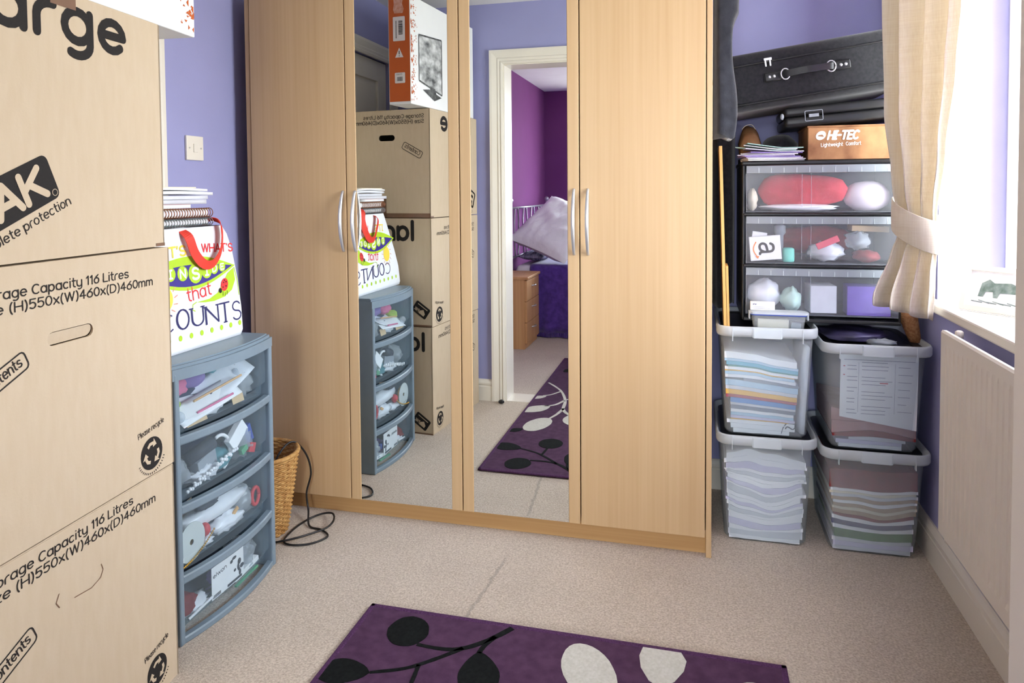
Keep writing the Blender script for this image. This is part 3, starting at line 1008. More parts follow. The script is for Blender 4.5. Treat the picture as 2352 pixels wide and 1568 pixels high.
def brand_block(par, fn, c, ang, w=.235, h=.092):
    """Dark rounded block with the letters PAK knocked out, and the line under it."""
    ca, sa = math.cos(ang), math.sin(ang)
    T_ = lambda x, y: (c[0] + x * ca - y * sa, c[1] + x * sa + y * ca)
    Flat().poly([T_(*q) for q in rrect(-w / 2, w / 2, -h / 2, h / 2, .014, 4)]).make('brand_block', M_INK, par, fn(0.0008))
    fl = Flat()
    x, y = T_(-w / 2 + .022, -h / 2 + .018)
    fl.text('PAK', x, y, .04, w - .052, .36, ang)
    fl.make('brand_letters', M_CARD, par, fn(0.0016))
    fl = Flat()
    q = T_(w / 2 - .012, -h / 2 + .013)
    fl.stroke([(q[0] + .0065 * math.cos(t), q[1] + .0065 * math.sin(t)) for t in (2 * math.pi * k / 14 for k in range(14))], .0012, False, True)
    fl.text('R', q[0] - .0028, q[1] - .0035, .005, None, .2, ang) if 'R' in GLYPH else None
    fl.make('registered_mark', M_CARD, par, fn(0.0022))
    x, y = T_(-w / 2 + .005, -h / 2 - .026)
    Flat().text('complete protection', x, y, .0125, w + .012, .17, ang).make('small_print', M_INK, par, fn(0.0008))


def fx(off):
    return lambda u, v: (CX1 + off, u, v)


def fy(off):
    return lambda u, v: (-u, CY1 + off, v)


def carton(z0, label, side, back, shift=(0, 0)):
    """One carton. side/back: dict of what is printed on the face towards the window / towards the wardrobe."""
    h = .5435
    z1 = z0 + h
    c = thing('storage_carton', label, 'box', ((CX0 + CX1) / 2, (CY0 + CY1) / 2, z0), 'large cardboard cartons in one stack')
    g = Geo()
    hx = [capsule(*q) for q in side.get('holes', [])]
    hy = [capsule(*q) for q in back.get('holes', [])]
    t = .005
    slab_with_holes(g, lambda u, v, d: (CX1 - d, u, v), [(CY0, z0), (CY1, z0), (CY1, z1), (CY0, z1)], hx, t)
    slab_with_holes(g, lambda u, v, d: (-u, CY1 - d, v), [(-CX1, z0), (-CX0, z0), (-CX0, z1), (-CX1, z1)], hy, t)
    g.box(CX0, CX0 + t, CY0, CY1 - t, z0, z1).box(CX0 + t, CX1 - t, CY0, CY0 + t, z0, z1).box(CX0 + t, CX1 - t, CY0 + t, CY1 - t, z0, z0 + t)
    g.make('body', M_CARD, c)
    xm = (CX0 + CX1) / 2
    box('flap', (CX0 + .001, xm - .001, CY0 + .001, CY1 - .001, z1, z1 + .0025), M_CARD, c)
    box('flap', (xm + .001, CX1 - .001, CY0 + .001, CY1 - .001, z1, z1 + .0025), M_CARD, c)
    for s_ in side.get('flaps', []):
        u, v, w, hh = s_
        gg = Geo()
        cap = capsule(u, v, w * .97, hh * .9)
        fl = Flat().poly(cap)
        A = R(14)
        gg.add([(CX1 - .001 - (z - (v - hh / 2)) * 0 - max(0, (v + hh / 2) - z) * math.sin(A), y, z) for y, z in fl.v], fl.f)
        gg.make('hand_hole_flap', M_CARD, c)
    for par, face, info in ((c, fx, side), (c, fy, back)):
        big = Flat()
        if 'capacity' in info:
            x, z, w1, w2 = info['capacity']
            Flat().text('Storage Capacity 116 Litres', x, z, .0128, w1, .205).make('capacity_lettering', M_INK, par, face(.0008))
            Flat().text('Size (H)550x(W)460x(D)460mm', x, z - .0275, .0128, w2, .205).make('dimension_lettering', M_INK, par, face(.0008))
        if 'contents' in info:
            fl = Flat()
            contents_mark(fl, *info['contents'])
            fl.make('contents_mark', M_INK, par, face(.0008))
        if 'large' in info:
            x, z, w, xh = info['large']
            big.text('large', x, z, xh, w, .31, 0, .34)
            big.make('size_lettering', M_INK, par, face(.0008))
        if 'brand' in info:
            brand_block(par, face, *info['brand'])
        if 'recycle' in info:
            recycle_mark(par, face, *info['recycle'])
        if 'house' in info:
            (u, v), ang = info['house']
            ca, sa = math.cos(ang), math.sin(ang)
            T_ = lambda x, y: (u + x * ca - y * sa, v + x * sa + y * ca)
            f = Flat()
            f.poly([T_(*q) for q in rrect(-.045, .045, -.03, .03, .008, 3)])
            f.make('handling_mark', M_INK, par, face(.0008))
            f = Flat()
            f.poly([T_(*q) for q in ((-.03, -.006), (-.012, .008), (.004, -.006), (.004, -.02), (-.03, -.02))])
            f.text('PAK', *T_(.008, -.018), .011, .026, .26, ang)
            f.stroke([T_(-.03, .018), T_(.03, .018)], .004)
            f.make('handling_icon', M_CARD, par, face(.0016))
        for pts in info.get('perforation', []):
            f = Flat().stroke(pts, .002)
            f.make('perforation', M_TAPE, par, face(.0008))
        for (a, b, p, q) in info.get('tape', []):
            Flat().rect(a, b, p, q).make('tape', M_TAPE, par, face(.0012))
    piv = Vector((CX1, CY1, 0))
    c.location = piv + Matrix.Rotation(CTURN, 3, 'Z') @ (Vector(c.location) - piv) + Vector((shift[0], shift[1], 0))
    c.rotation_euler.z = CTURN
    return c


carton(0.0, 'bottom cardboard storage carton of the stack, its hand hole still unpunched', dict(
    capacity=(.955, .509, .394, .472), contents=((1.012, .357), .40), recycle=((1.418, .064), .036),
    perforation=[[(1.128, .392), (1.12, .405), (1.128, .42)], [(1.168, .39), (1.215, .384), (1.242, .392), (1.25, .406), (1.245, .42)]]),
    dict(large=(1.33, .43, .3, .058), house=((1.348, .066), .6), tape=[(1.285, 1.70, .0, .008)]))
carton(0.55, 'middle cardboard storage carton of the stack with an open hand hole', dict(
    capacity=(.957, 1.037, .395, .478), contents=((1.012, .892), .42), recycle=((1.416, .603), .039),
    holes=[(1.178, .94, .122, .028)], flaps=[(1.178, .94, .122, .028)]),
    dict(large=(1.385, .99, .30, .062), house=((1.345, .635), .6), tape=[(1.285, 1.70, .55, .559)]), (.002, .001))
carton(1.10, 'top cardboard storage carton printed with a dark brand block', dict(
    large=(.99, 1.551, .383, .062), brand=((1.05, 1.221), .42), tape=[(1.164, 1.231, 1.614, 1.643), (1.468, 1.50, 1.10, 1.108)]),
    dict(capacity=(1.316, 1.603, .346, .395), holes=[(1.5285, 1.505, .094, .03)], contents=((1.383, 1.44), .5), tape=[(1.285, 1.62, 1.10, 1.122), (1.535, 1.575, 1.10, 1.20)]), (-.002, -.008))

# ------------------------------------------------------------------ monitor carton on top of the stack
M_TVW = mat('printed_carton_white', (238, 240, 240), 0.45, 0.4, var=0.015, scale=(8, 8, 8))
M_ORANGE = mat('printed_carton_orange', (196, 92, 28), 0.45, 0.4, var=0.03, scale=(10, 10, 10))
M_PIC = mat('monitor_picture', (226, 228, 228), 0.5, 0.3, rgb2=(70, 74, 74), scale=(14, 14, 22), detail=6)
M_PICDARK = mat('monitor_picture_dark', (52, 54, 54), 0.5, 0.3, rgb2=(110, 112, 112), scale=(40, 40, 40), detail=5)
tv = thing('monitor_carton', 'white and orange monitor box standing on the stacked cartons', 'box', (-1.34, 1.28, 1.6505))
Ff, Fb = Vector((-1.314, 1.658, 0)), Vector((-1.245, 0.90, 0))
d_ = (Fb - Ff).normalized()
nin = Vector((d_.y, -d_.x, 0))
if nin.x > 0:
    nin = -nin
LT, TT = (Fb - Ff).length, .118
tz0, tz1 = 1.6505, 2.165


def tvp(s, t, z):
    return Ff + d_ * s + nin * t + Vector((0, 0, z))


bm = bmesh.new()
bmesh.ops.create_cube(bm, size=1)
for v in bm.verts:
    v.co = tvp((v.co.x + .5) * LT, (v.co.y + .5) * TT, tz0 + (v.co.z + .5) * (tz1 - tz0))
bmesh.ops.recalc_face_normals(bm, faces=bm.faces)
bmesh.ops.bevel(bm, geom=list(bm.edges), offset=.003, segments=2, affect='EDGES', profile=.5)
for i, v in enumerate(bm.verts):
    v.index = i
obj('carton_body', [v.co.copy() for v in bm.verts], [[v.index for v in f.verts] for f in bm.faces], M_TVW, tv)
bm.free()
f_front = lambda off: (lambda u, v: tvp(LT - u, -off, v))
f_end = lambda off: (lambda u, v: tvp(-off, u, v))
Flat().rect(.003, TT - .003, tz0 + .012, tz1 - .004).make('orange_end_print', M_ORANGE, tv, f_end(.0008))
fl = Flat()
for k in range(150):
    e = rnd.random() ** 1.8 * .062
    u0, v0 = LT - .003 - e, rnd.uniform(tz0 + .006, tz1 - .006)
    sz = .013 * (1 - e / .09) * rnd.uniform(.5, 1.1)
    a = rnd.choice((0, 90, 180, 270))
    P = [(u0 + sz * math.cos(R(a + b)), v0 + sz * math.sin(R(a + b)) * 1.0) for b in (0, 90, 180)]
    if all(p[0] < LT - .002 and tz0 + .004 < p[1] < tz1 - .004 for p in P):
        fl.poly(P)
fl.make('triangle_print', M_ORANGE, tv, f_front(.0008))
sc = [(LT - .34, 1.728), (LT - .084, 1.772), (LT - .084, 1.993), (LT - .34, 2.012)]
Flat().poly(sc).make('monitor_print', M_PIC, tv, f_front(.0008))
fl = Flat().stroke(sc, .008, False, True)
fl.poly([(LT - .335, 1.715), (LT - .25, 1.690), (LT - .12, 1.732), (LT - .19, 1.742)])
fl.poly([(LT - .28, 1.71), (LT - .20, 1.722), (LT - .20, 1.76), (LT - .26, 1.752)])
fl.make('monitor_frame_print', M_PICDARK, tv, f_front(.0014))
M_LABELW = mat('label_white', (232, 226, 222), 0.5, 0.3, var=0.02)
for (u0, u1, v0, v1) in ((.028, .092, 1.95, 2.065), (.03, .085, 1.75, 1.80)):
    Flat().poly(rrect(u0, u1, v0, v1, .004, 3)).make('barcode_label', M_LABELW, tv, f_end(.0014))
    fl = Flat()
    if v1 - v0 > .1:
        y = v0 + .03
        while y < v1 - .018:
            w = rnd.choice((.0012, .002, .003))
            fl.rect(u0 + .012, u0 + .034, y, y + w)
            y += w + rnd.choice((.0012, .002))
        for k in range(14):
            fl.rect(u0 + .044, u0 + .05, v0 + .014 + k * .006, v0 + .0175 + k * .006)
    else:
        x = u0 + .014
        while x < u1 - .014:
            w = rnd.choice((.0012, .002))
            fl.rect(x, x + w, v0 + .01, v0 + .03)
            x += w + .0016
        fl.text('0160', u0 + .016, v1 - .012, .005, .03, .16)
    fl.make('barcode', M_INK, tv, f_end(.002))
Flat().poly([(.038, 1.872), (.082, 1.872), (.06, 1.918)]).make('warning_triangle', M_LABELW, tv, f_end(.0014))
Flat().stroke([(.06, 1.902), (.06, 1.888)], .004).stroke([(.06, 1.879), (.06, 1.8795)], .0042).make('warning_mark', M_INK, tv, f_end(.002))
M_STICK = mat('torn_sticker', (226, 178, 160), 0.6, 0.3, rgb2=(206, 140, 110), scale=(60, 60, 60))
Flat().poly([(.034, 2.155), (.088, 2.155), (.086, 2.125), (.09, 2.10), (.084, 2.082), (.04, 2.08), (.033, 2.10), (.042, 2.125)]).make('torn_sticker', M_STICK, tv, f_end(.0014))
box('packing_tape', (-1.40, -1.27, 1.63, 1.659, tz1 + .0005, tz1 + .001), M_TAPE, tv)

# ================================================================== SLATE DRAWER UNIT
DYC, DHW = 1.81, .225
DX = -1.352


def bow(y, depth=.032):
    return DX + depth * (1 - ((y - DYC) / DHW) ** 2)


def bowed_slab(g, z0, z1, y0, y1, xb, inset=0.0, n=14):
    ring = []
    pts = [(xb, y0), (xb, y1)] + [(bow(y1 + (y0 - y1) * k / n) - inset, y1 + (y0 - y1) * k / n) for k in range(n + 1)]
    r0 = [(x, y, z0) for x, y in pts]
    r1 = [(x, y, z1) for x, y in pts]
    g.loft([list(reversed(r0)), list(reversed(r1))])
    return g


du = thing('drawer_unit', 'slate grey plastic tower of four see-through craft drawers', 'drawer unit', (-1.53, DYC, 0))
g = Geo()
y0, y1 = DYC - DHW, DYC + DHW
for a, b in ((y0, y0 + .02), (y1 - .02, y1)):
    g.rbox(-1.70, DX + .006, a, b, 0, .748, r=.006, seg=3)
g.box(-1.70, -1.69, y0 + .02, y1 - .02, .01, .73)
g.make('frame', M_SLATE, du)
g = Geo()
bowed_slab(g, .728, .758, y0 - .004, y1 + .004, -1.705, -.004)
bowed_slab(g, .758, .766, y0, y1, -1.70, .004)
bowed_slab(g, .766, .770, y0 + .006, y1 - .006, -1.69, .012)
g.make('top', M_SLATE, du)
ZS = [0.0, .177, .37, .56, .728]
for z in ZS[:4]:
    g = Geo()
    zz0, zz1 = (z - .012, z + .012) if z else (.0, .02)
    pts = []
    rr = .010
    N_ = 14
    rings = []
    for k in range(N_ + 1):
        y = y0 + .018 + (y1 - y0 - .036) * k / N_
        x = bow(y)
        rings.append([(x - .02, y, zz0), (x - .003, y, zz0), (x, y, zz0 + .004), (x, y, zz1 - .004), (x - .003, y, zz1), (x - .02, y, zz1)])
    g.loft(rings)
    g.f = [list(reversed(f)) for f in g.f]
    g.make('rail', M_SLATE, du)
for k in range(4):
    z0, z1 = ZS[k] + (.013 if k else .021), ZS[k + 1] - (.0125 if k < 3 else .002)
    g = Geo()
    ya, yb = y0 + .022, y1 - .022
    N_ = 14
    r_out = [(bow(ya + (yb - ya) * i / N_) - .014, ya + (yb - ya) * i / N_) for i in range(N_ + 1)]
    r_low = [(x - .016, y) for x, y in r_out]
    g.loft([[(x, y, z0) for x, y in r_low], [(x, y, z0 + .03) for x, y in r_low], [(x, y, z0 + .042) for x, y in r_out], [(x, y, z1) for x, y in r_out]], False, False, False)
    g.box(-1.675, DX - .03, ya, ya + .002, z0, z1 - .01).box(-1.675, DX - .03, yb - .002, yb, z0, z1 - .01)
    g.box(-1.675, -1.673, ya, yb, z0, z1 - .01)
    dw = g.make('drawer', M_DRAWERCLEAR, du, label='see-through drawer front')
    box('drawer_base', (-1.675, DX - .032, ya, yb, z0, z0 + .002), M_DRAWERCLEAR, dw)


def lump(name, c, r, material, seed, amp=.25, freq=2.2, label=None, cat=None, group=None, seg=18, rings=12, floor=None):
    """Soft crumpled bundle."""
    g = Geo().ball((0, 0, 0), 1, 1, 1, seg, rings)
    vs = []
    for v in g.v:
        n_ = noise.noise(v * freq + Vector((seed * 3.1, seed, -seed))) + .5 * noise.noise(v * freq * 2.3 + Vector((seed, 5, seed)))
        k = 1 + amp * n_
        q = Vector((c[0] + v.x * r[0] * k, c[1] + v.y * r[1] * k, c[2] + v.z * r[2] * k))
        if floor is not None:
            q.z = max(q.z, floor)
        vs.append(q)
    g.v = vs
    o = g.make(name, material, None, True)
    if label:
        tag(o, label, cat, group)
    return o


def block(name, c, size, rot, material, label, cat, group=None, r=.001):
    """Small box-shaped thing, rotated (Euler degrees) about its middle."""
    g = Geo().rbox(-size[0] / 2, size[0] / 2, -size[1] / 2, size[1] / 2, -size[2] / 2, size[2] / 2, r=min(r, min(size) * .4), seg=1)
    from mathutils import Euler
    g.xform(Matrix.Translation(c) @ Euler([R(a) for a in rot]).to_matrix().to_4x4())
    return tag(g.make(name, material), label, cat, group)


C_PINK = mat('pink_cloth', (214, 112, 150), .8, .2, var=.1)
C_LILAC = mat('lilac_cloth', (134, 112, 176), .8, .2, var=.12)
C_TEAL = mat('teal_cloth', (84, 140, 150), .8, .2, var=.1)
C_RED = mat('red_plastic', (206, 58, 66), .5, .4, var=.05)
C_BLUE = mat('blue_card', (62, 84, 168), .5, .4, var=.05)
C_GREEN = mat('green_card', (90, 160, 120), .5, .4, var=.05)
C_WOODY = mat('plain_wood', (214, 168, 112), .6, .3, var=.08, scale=(20, 200, 200))
C_WHITEP = mat('white_polythene', (232, 234, 240), .35, .5, var=.04)
C_NAVY = mat('navy_cloth', (48, 54, 84), .8, .2, var=.1)
C_GOLD = mat('gold_beads', (204, 160, 70), .35, .5, metal=.5, var=.05)
C_PURPLE = mat('purple_plastic', (104, 76, 168), .4, .4, var=.08)
C_MAROON = mat('maroon_card', (136, 40, 42), .7, .3, rgb2=(116, 30, 32), scale=(40, 40, 40))
C_TANCARD = mat('tan_card', (206, 178, 140), .8, .2, var=.05)
C_GREYB = mat('grey_plastic', (150, 156, 164), .45, .4, var=.06)
C_DARK = mat('dark_object', (58, 62, 72), .6, .3, var=.1)
C_LIME = mat('lime_cloth', (170, 196, 70), .8, .2, var=.1)
C_CLEARBAG = clear('clear_bag', (226, 232, 238), .35, .2, (240, 244, 248))

G1 = 'craft bits in the slate drawers'
zb = ZS[3] + .016
lump('cloth_bundle', (-1.47, 1.70, zb + .095), (.05, .05, .032), C_PINK, 1, label='pink cloth scrap in the top slate drawer', cat='cloth', group=G1, floor=zb)
lump('cloth_bundle', (-1.48, 1.79, zb + .10), (.05, .055, .036), C_LILAC, 2, label='lilac cloth scrap in the top slate drawer', cat='cloth', group=G1, floor=zb)
lump('cloth_bundle', (-1.50, 1.90, zb + .10), (.05, .07, .03), C_TEAL, 3, label='teal cloth scrap in the top slate drawer', cat='cloth', group=G1, floor=zb)
lump('cloth_bundle', (-1.44, 1.66, zb + .062), (.04, .03, .022), C_LIME, 4, label='lime green scrap in the top slate drawer', cat='cloth', group=G1, floor=zb)
lump('cloth_bundle', (-1.52, 1.80, zb + .045), (.11, .17, .04), C_NAVY, 5, label='dark navy fabric heap under the scraps in the top slate drawer', cat='cloth', group=G1, floor=zb)


def curved_sheet(name, y0_, y1_, x0_, x1_, zfun, material, label, cat, group, t=.0012, nx=6, ny=14):
    g = Geo()
    r0 = []
    for i in range(nx + 1):
        for j in range(ny + 1):
            x, y = x0_ + (x1_ - x0_) * i / nx, y0_ + (y1_ - y0_) * j / ny
            r0.append((x, y, zfun(i / nx, j / ny)))
    n_ = len(r0)
    vs = r0 + [(a, b, c + t) for a, b, c in r0]
    fs = []
    for i in range(nx):
        for j in range(ny):
            k = i * (ny + 1) + j
            q = (k, k + 1, k + ny + 2, k + ny + 1)
            fs.append(q)
            fs.append(tuple(n_ + m for m in reversed(q)))
    bd = [(i, 0) for i in range(nx)] + [(nx, j) for j in range(ny)] + [(i, ny) for i in range(nx, 0, -1)] + [(0, j) for j in range(ny, 0, -1)]
    ix = [a * (ny + 1) + b for a, b in bd]
    for a, b in zip(ix, ix[1:] + ix[:1]):
        fs.append((a, b, n_ + b, n_ + a))
    o = obj(name, vs, fs, material, None, True)
    return tag(o, label, cat, group)


curved_sheet('plastic_sheet', 1.63, 1.98, -1.46, -1.375, lambda a, b: zb + .018 + .05 * (1 - a) + .075 * b ** 2.2, C_WHITEP,
             'curled white plastic sheet in the top slate drawer', 'sheet', G1)
curved_sheet('plastic_sheet', 1.64, 1.90, -1.42, -1.365, lambda a, b: zb + .006 + .045 * (1 - a) + .03 * b, M_PAPER,
             'flat white paper strip in the top slate drawer', 'sheet', G1)
tag(Geo().tube([(-1.385, 1.705, zb + .062), (-1.372, 1.905, zb + .088)], .0036, 6).make('pencil', C_WOODY), 'plain wooden pencil lying in the top slate drawer', 'pencil', G1)
tag(Geo().tube([(-1.378, 1.71, zb + .028), (-1.362, 1.85, zb + .046)], .0035, 8).make('pen', C_PINK), 'pink pen lying in the top slate drawer', 'pen', G1)
tag(Geo().ball((-1.382, 1.640, zb + .035), .017).make('glass_ball', C_CLEARBAG, None, True), 'clear round bauble in the top slate drawer', 'bauble', G1)
block('card_piece', (-1.372, 1.885, zb + .022), (.002, .055, .03), (0, -15, 0), C_TANCARD, 'pale tan square of card in the top slate drawer', 'card', G1)
block('card_piece', (-1.372, 1.70, zb + .009), (.002, .085, .016), (0, -20, 0), C_TANCARD, 'long tan strip of card on the floor of the top slate drawer', 'card', G1)
zb = ZS[2] + .016
lump('plastic_bag', (-1.44, 1.66, zb + .055), (.055, .045, .05), C_CLEARBAG, 7, .35, 3, 'crumpled clear bag in the second slate drawer', 'bag', G1, floor=zb)
tag(Geo().tube([(-1.42, 1.71, zb + .075), (-1.40, 1.80, zb + .10)], .02, 14).make('tape_roll', C_DARK, None, True), 'dark fabric roll in the second slate drawer', 'roll', G1)
pts = [(-1.40, 1.83 + .05 * math.sin(R(a)), zb + .055 + .055 * math.cos(R(a))) for a in range(-20, 170, 15)]
tag(Geo().tube(pts, .0055, 8).make('ribbon_loop', M_PAPER, None, True), 'curved white band in the second slate drawer', 'ribbon', G1)
block('small_carton', (-1.395, 1.905, zb + .088), (.02, .085, .048), (38, 0, 0), M_PAPER, 'white box tilted in the second slate drawer', 'box', G1)
block('small_carton', (-1.40, 1.968, zb + .07), (.015, .035, .06), (20, 0, 0), C_BLUE, 'blue packet in the second slate drawer', 'packet', G1)
block('small_carton', (-1.385, 1.965, zb + .028), (.015, .03, .03), (-20, 0, 0), C_RED, 'red scrap in the second slate drawer', 'scrap', G1)
block('small_carton', (-1.385, 1.925, zb + .035), (.015, .03, .02), (25, 0, 0), C_GREEN, 'green scrap in the second slate drawer', 'scrap', G1)
block('small_carton', (-1.41, 1.77, zb + .05), (.03, .09, .05), (12, 0, 5), C_GREYB, 'grey plastic case in the second slate drawer', 'case', G1)
g = Geo()
for k in range(34):
    t = k / 33
    g.ball((-1.372 + .004 * math.sin(k * 2.1), 1.655 + .22 * t, zb + .012 + .045 * t + .004 * math.sin(k * 1.7)), .0055, seg=7, rings=5)
tag(g.make('bead_string', M_PAPER, None, True), 'string of white beads in the second slate drawer', 'beads', G1)
lump('cloth_bundle', (-1.52, 1.83, zb + .04), (.10, .15, .038), C_NAVY, 9, label='dark heap at the back of the second slate drawer', cat='cloth', group=G1, floor=zb)
zb = ZS[1] + .016


def disc_x(x, y, z, ro, ri, t, n=32):
    vs, fs = [], []
    for dx in (0, t):
        for rr in (ri, ro):
            for k in range(n):
                a = 2 * math.pi * k / n
                vs.append((x - dx, y + rr * math.cos(a), z + rr * math.sin(a)))
    for k in range(n):
        j = (k + 1) % n
        fs.append((k, n + k, n + j, j))
        fs.append((2 * n + k, 2 * n + j, 3 * n + j, 3 * n + k))
        fs.append((n + k, 3 * n + k, 3 * n + j, n + j))
        fs.append((k, j, 2 * n + j, 2 * n + k))
    return vs, fs


sp = thing('ribbon_reel', 'round white reel of gold beading in the third slate drawer', 'reel', (-1.378, 1.665, zb), G1)
vs, fs = disc_x(-1.370, 1.665, zb + .058, .055, .008, .002)
obj('reel_flange', vs, fs, mat('reel_card', (206, 212, 210), .6, .3, var=.02), sp)
vs, fs = disc_x(-1.374, 1.665, zb + .058, .04, .012, .012)
obj('reel_core', vs, fs, C_GOLD, sp)
g = Geo()
for k in range(26):
    t = k / 25
    g.ball((-1.366, 1.615 + .14 * t, zb + .0045 + .05 * t ** 2), .0032, seg=6, rings=4)
tag(g.make('bead_string', C_GOLD, None, True), 'string of gold beads beside the white reel in the third slate drawer', 'beads', G1)
tag(Geo().ball((-1.385, 1.738, zb + .058), .016, .017, .02).make('red_bauble', C_RED, None, True), 'red bauble beside the white reel in the third slate drawer', 'bauble', G1)
lump('plastic_bag', (-1.42, 1.82, zb + .085), (.04, .15, .03), C_WHITEP, 12, .3, 2.5, 'long white polythene bag in the third slate drawer', 'bag', G1, floor=zb)
lump('cloth_bundle', (-1.395, 1.76, zb + .125), (.02, .045, .014), C_DARK, 13, label='dark oval bundle in the third slate drawer', cat='cloth', group=G1)
lump('cloth_bundle', (-1.40, 1.85, zb + .03), (.03, .07, .026), C_WHITEP, 14, .45, 3, 'crumpled white netting in the third slate drawer', 'cloth', G1, floor=zb)
pts = [(-1.375, 1.968 + .018 * math.cos(R(a)), zb + .062 + .028 * math.sin(R(a))) for a in range(0, 361, 24)]
tag(Geo().tube(pts, .006, 8).make('ribbon_loop', C_RED, None, True), 'red ribbon ring in the third slate drawer', 'ribbon', G1)
block('card_piece', (-1.385, 1.87, zb + .045), (.006, .05, .012), (30, 0, 0), C_WOODY, 'little brown peg in the third slate drawer', 'peg', G1)
block('card_piece', (-1.45, 1.70, zb + .10), (.002, .14, .05), (10, 0, 0), M_CREAM, 'cream card at the back of the third slate drawer', 'card', G1)
zb = .023
cd = thing('craft_card', 'white printed craft card leaning in the bottom slate drawer', 'card', (-1.37, 1.82, zb), G1)
box('card', (-1.3725, -1.371, 1.745, 1.895, zb + .012, zb + .108), M_PAPER, cd)
fl = Flat()
fl.text('elwon', 1.752, .098, .008, .06, .25, .05)
for k in range(9):
    fl.disc((1.835 + .055 * rnd.random(), .055 + .06 * rnd.random()), rnd.uniform(.004, .011), rnd.uniform(.004, .011), 9)
fl.rect(1.815, 1.885, .038, .046)
for k in range(9):
    fl.rect(1.75 + k * .004, 1.752 + k * .004, .038, .048)
fl.make('print', C_DARK, cd, lambda u, v: (-1.3706, u, v))
block('card_piece', (-1.39, 1.925, zb + .06), (.004, .022, .05), (-15, 0, 0), C_GREYB, 'grey strip in the bottom slate drawer', 'strip', G1)
block('card_piece', (-1.385, 1.897, zb + .055), (.01, .016, .024), (0, 0, 0), C_BLUE, 'small blue packet in the bottom slate drawer', 'packet', G1)
block('card_piece', (-1.39, 1.92, zb + .018), (.03, .12, .016), (6, 0, 0), M_PAPER, 'white folded paper in the bottom slate drawer', 'paper', G1)
block('card_piece', (-1.365, 1.90, zb + .006), (.01, .11, .006), (5, 0, 0), C_GREEN, 'pale green strip in the bottom slate drawer', 'strip', G1)
lump('cloth_bundle', (-1.42, 1.67, zb + .035), (.04, .05, .03), C_MAROON, 15, label='plum cloth scrap in the bottom slate drawer', cat='cloth', group=G1, floor=zb)
tag(Geo().tube([(-1.375, 1.65, zb + .014), (-1.365, 1.74, zb + .03)], .004, 8).make('pen', M_PAPER), 'white pen lying in the bottom slate drawer', 'pen', G1)
lump('cloth_bundle', (-1.52, 1.80, zb + .04), (.10, .16, .038), C_DARK, 16, label='dark heap at the back of the bottom slate drawer', cat='cloth', group=G1, floor=zb)

for k, nm in ((3, 'top'), (2, 'second'), (1, 'third'), (0, 'bottom')):
    zb = ZS[k] + (.016 if k else .023)
    lump('plastic_bag', (-1.425, 1.945, zb + .05), (.05, .045, .05), C_CLEARBAG, 70 + k, .4, 3.2, 'crumpled clear wrap at the wardrobe end of the %s slate drawer' % nm, 'bag', G1, floor=zb)
    lump('paper_scrap', (-1.405, 1.70 + .03 * k, zb + .022), (.03, .06, .02), C_WHITEP, 80 + k, .5, 3.4, 'crumpled white tissue low in the %s slate drawer' % nm, 'paper', G1, floor=zb)
    lump('cloth_bundle', (-1.43, 1.85, zb + .03), (.04, .06, .03), (C_LILAC, C_GREYB, C_TEAL, C_GREYB)[k], 90 + k, .4, 2.8, 'soft %s bundle in the middle of the %s slate drawer' % (('lilac', 'grey', 'teal', 'grey')[k], nm), 'cloth', G1, floor=zb)

# ================================================================== TOTE BAG AND PADS ON THE DRAWER UNIT
M_BAG = mat('white_shopper_plastic', (236, 240, 246), .38, .45, var=.03, scale=(8, 8, 8), bump=.35, bscale=14, dist=.01)
M_BRED = mat('strap_red', (226, 66, 52), .6, .3, var=.04)
M_BGREEN = mat('print_lime', (178, 214, 48), .5, .3, var=.03)
M_BNAVY = mat('print_navy', (62, 50, 138), .5, .3, var=.03)
M_BINK = mat('print_ink_blue', (46, 44, 96), .5, .3, var=.03)
M_BYEL = mat('print_yellow', (244, 214, 84), .5, .3, var=.03)
M_BPINKRED = mat('print_red', (222, 56, 58), .5, .3, var=.03)
M_BWHITE = mat('print_white', (244, 246, 240), .5, .3, var=.02)


def bagx(z):
    return -1.435 - .027 * (z - .775) / .35


tb = thing('shopping_bag', 'white reusable shopping bag with pea pod print and red straps', 'bag', (-1.53, 1.78, .7705))
rings = []
for z, ya, yb, xb in ((.7705, 1.535, 2.012, -1.63), (.785, 1.523, 2.024, -1.64), (.86, 1.527, 2.026, -1.645), (.95, 1.56, 2.02, -1.64), (1.05, 1.61, 2.003, -1.63), (1.10, 1.635, 1.985, -1.62), (1.128, 1.65, 1.962, -1.61)):
    ring = [(x, y, z) for x, y in rrect(xb, bagx(z), ya, yb, .022, 4)]
    for i, (x, y, zz) in enumerate(ring):
        if x < bagx(z) - .03:
            ring[i] = (x + .006 * noise.noise(Vector((x * 20, y * 20, z * 20))), y + .008 * noise.noise(Vector((x * 18, y * 14, z * 22))), zz)
    rings.append(ring)
Geo().loft(rings, True, False).make('bag_body', M_BAG, tb, True)
fb = lambda off: (lambda u, v: (bagx(v) + off, u, v))


def band(name, path, wdir, w, t, material, parent, label=None):
    P = smooth_path(path, 6)
    rings = []
    for i, p in enumerate(P):
        d = (P[min(i + 1, len(P) - 1)] - P[max(i - 1, 0)]).normalized()
        wv = wdir(i / (len(P) - 1))
        wv = (wv - d * wv.dot(d)).normalized()
        nn = d.cross(wv).normalized()
        rings.append([p + wv * w / 2 + nn * t / 2, p - wv * w / 2 + nn * t / 2, p - wv * w / 2 - nn * t / 2, p + wv * w / 2 - nn * t / 2])
    o = Geo().loft(rings).make(name, material, parent, False, label)
    return o


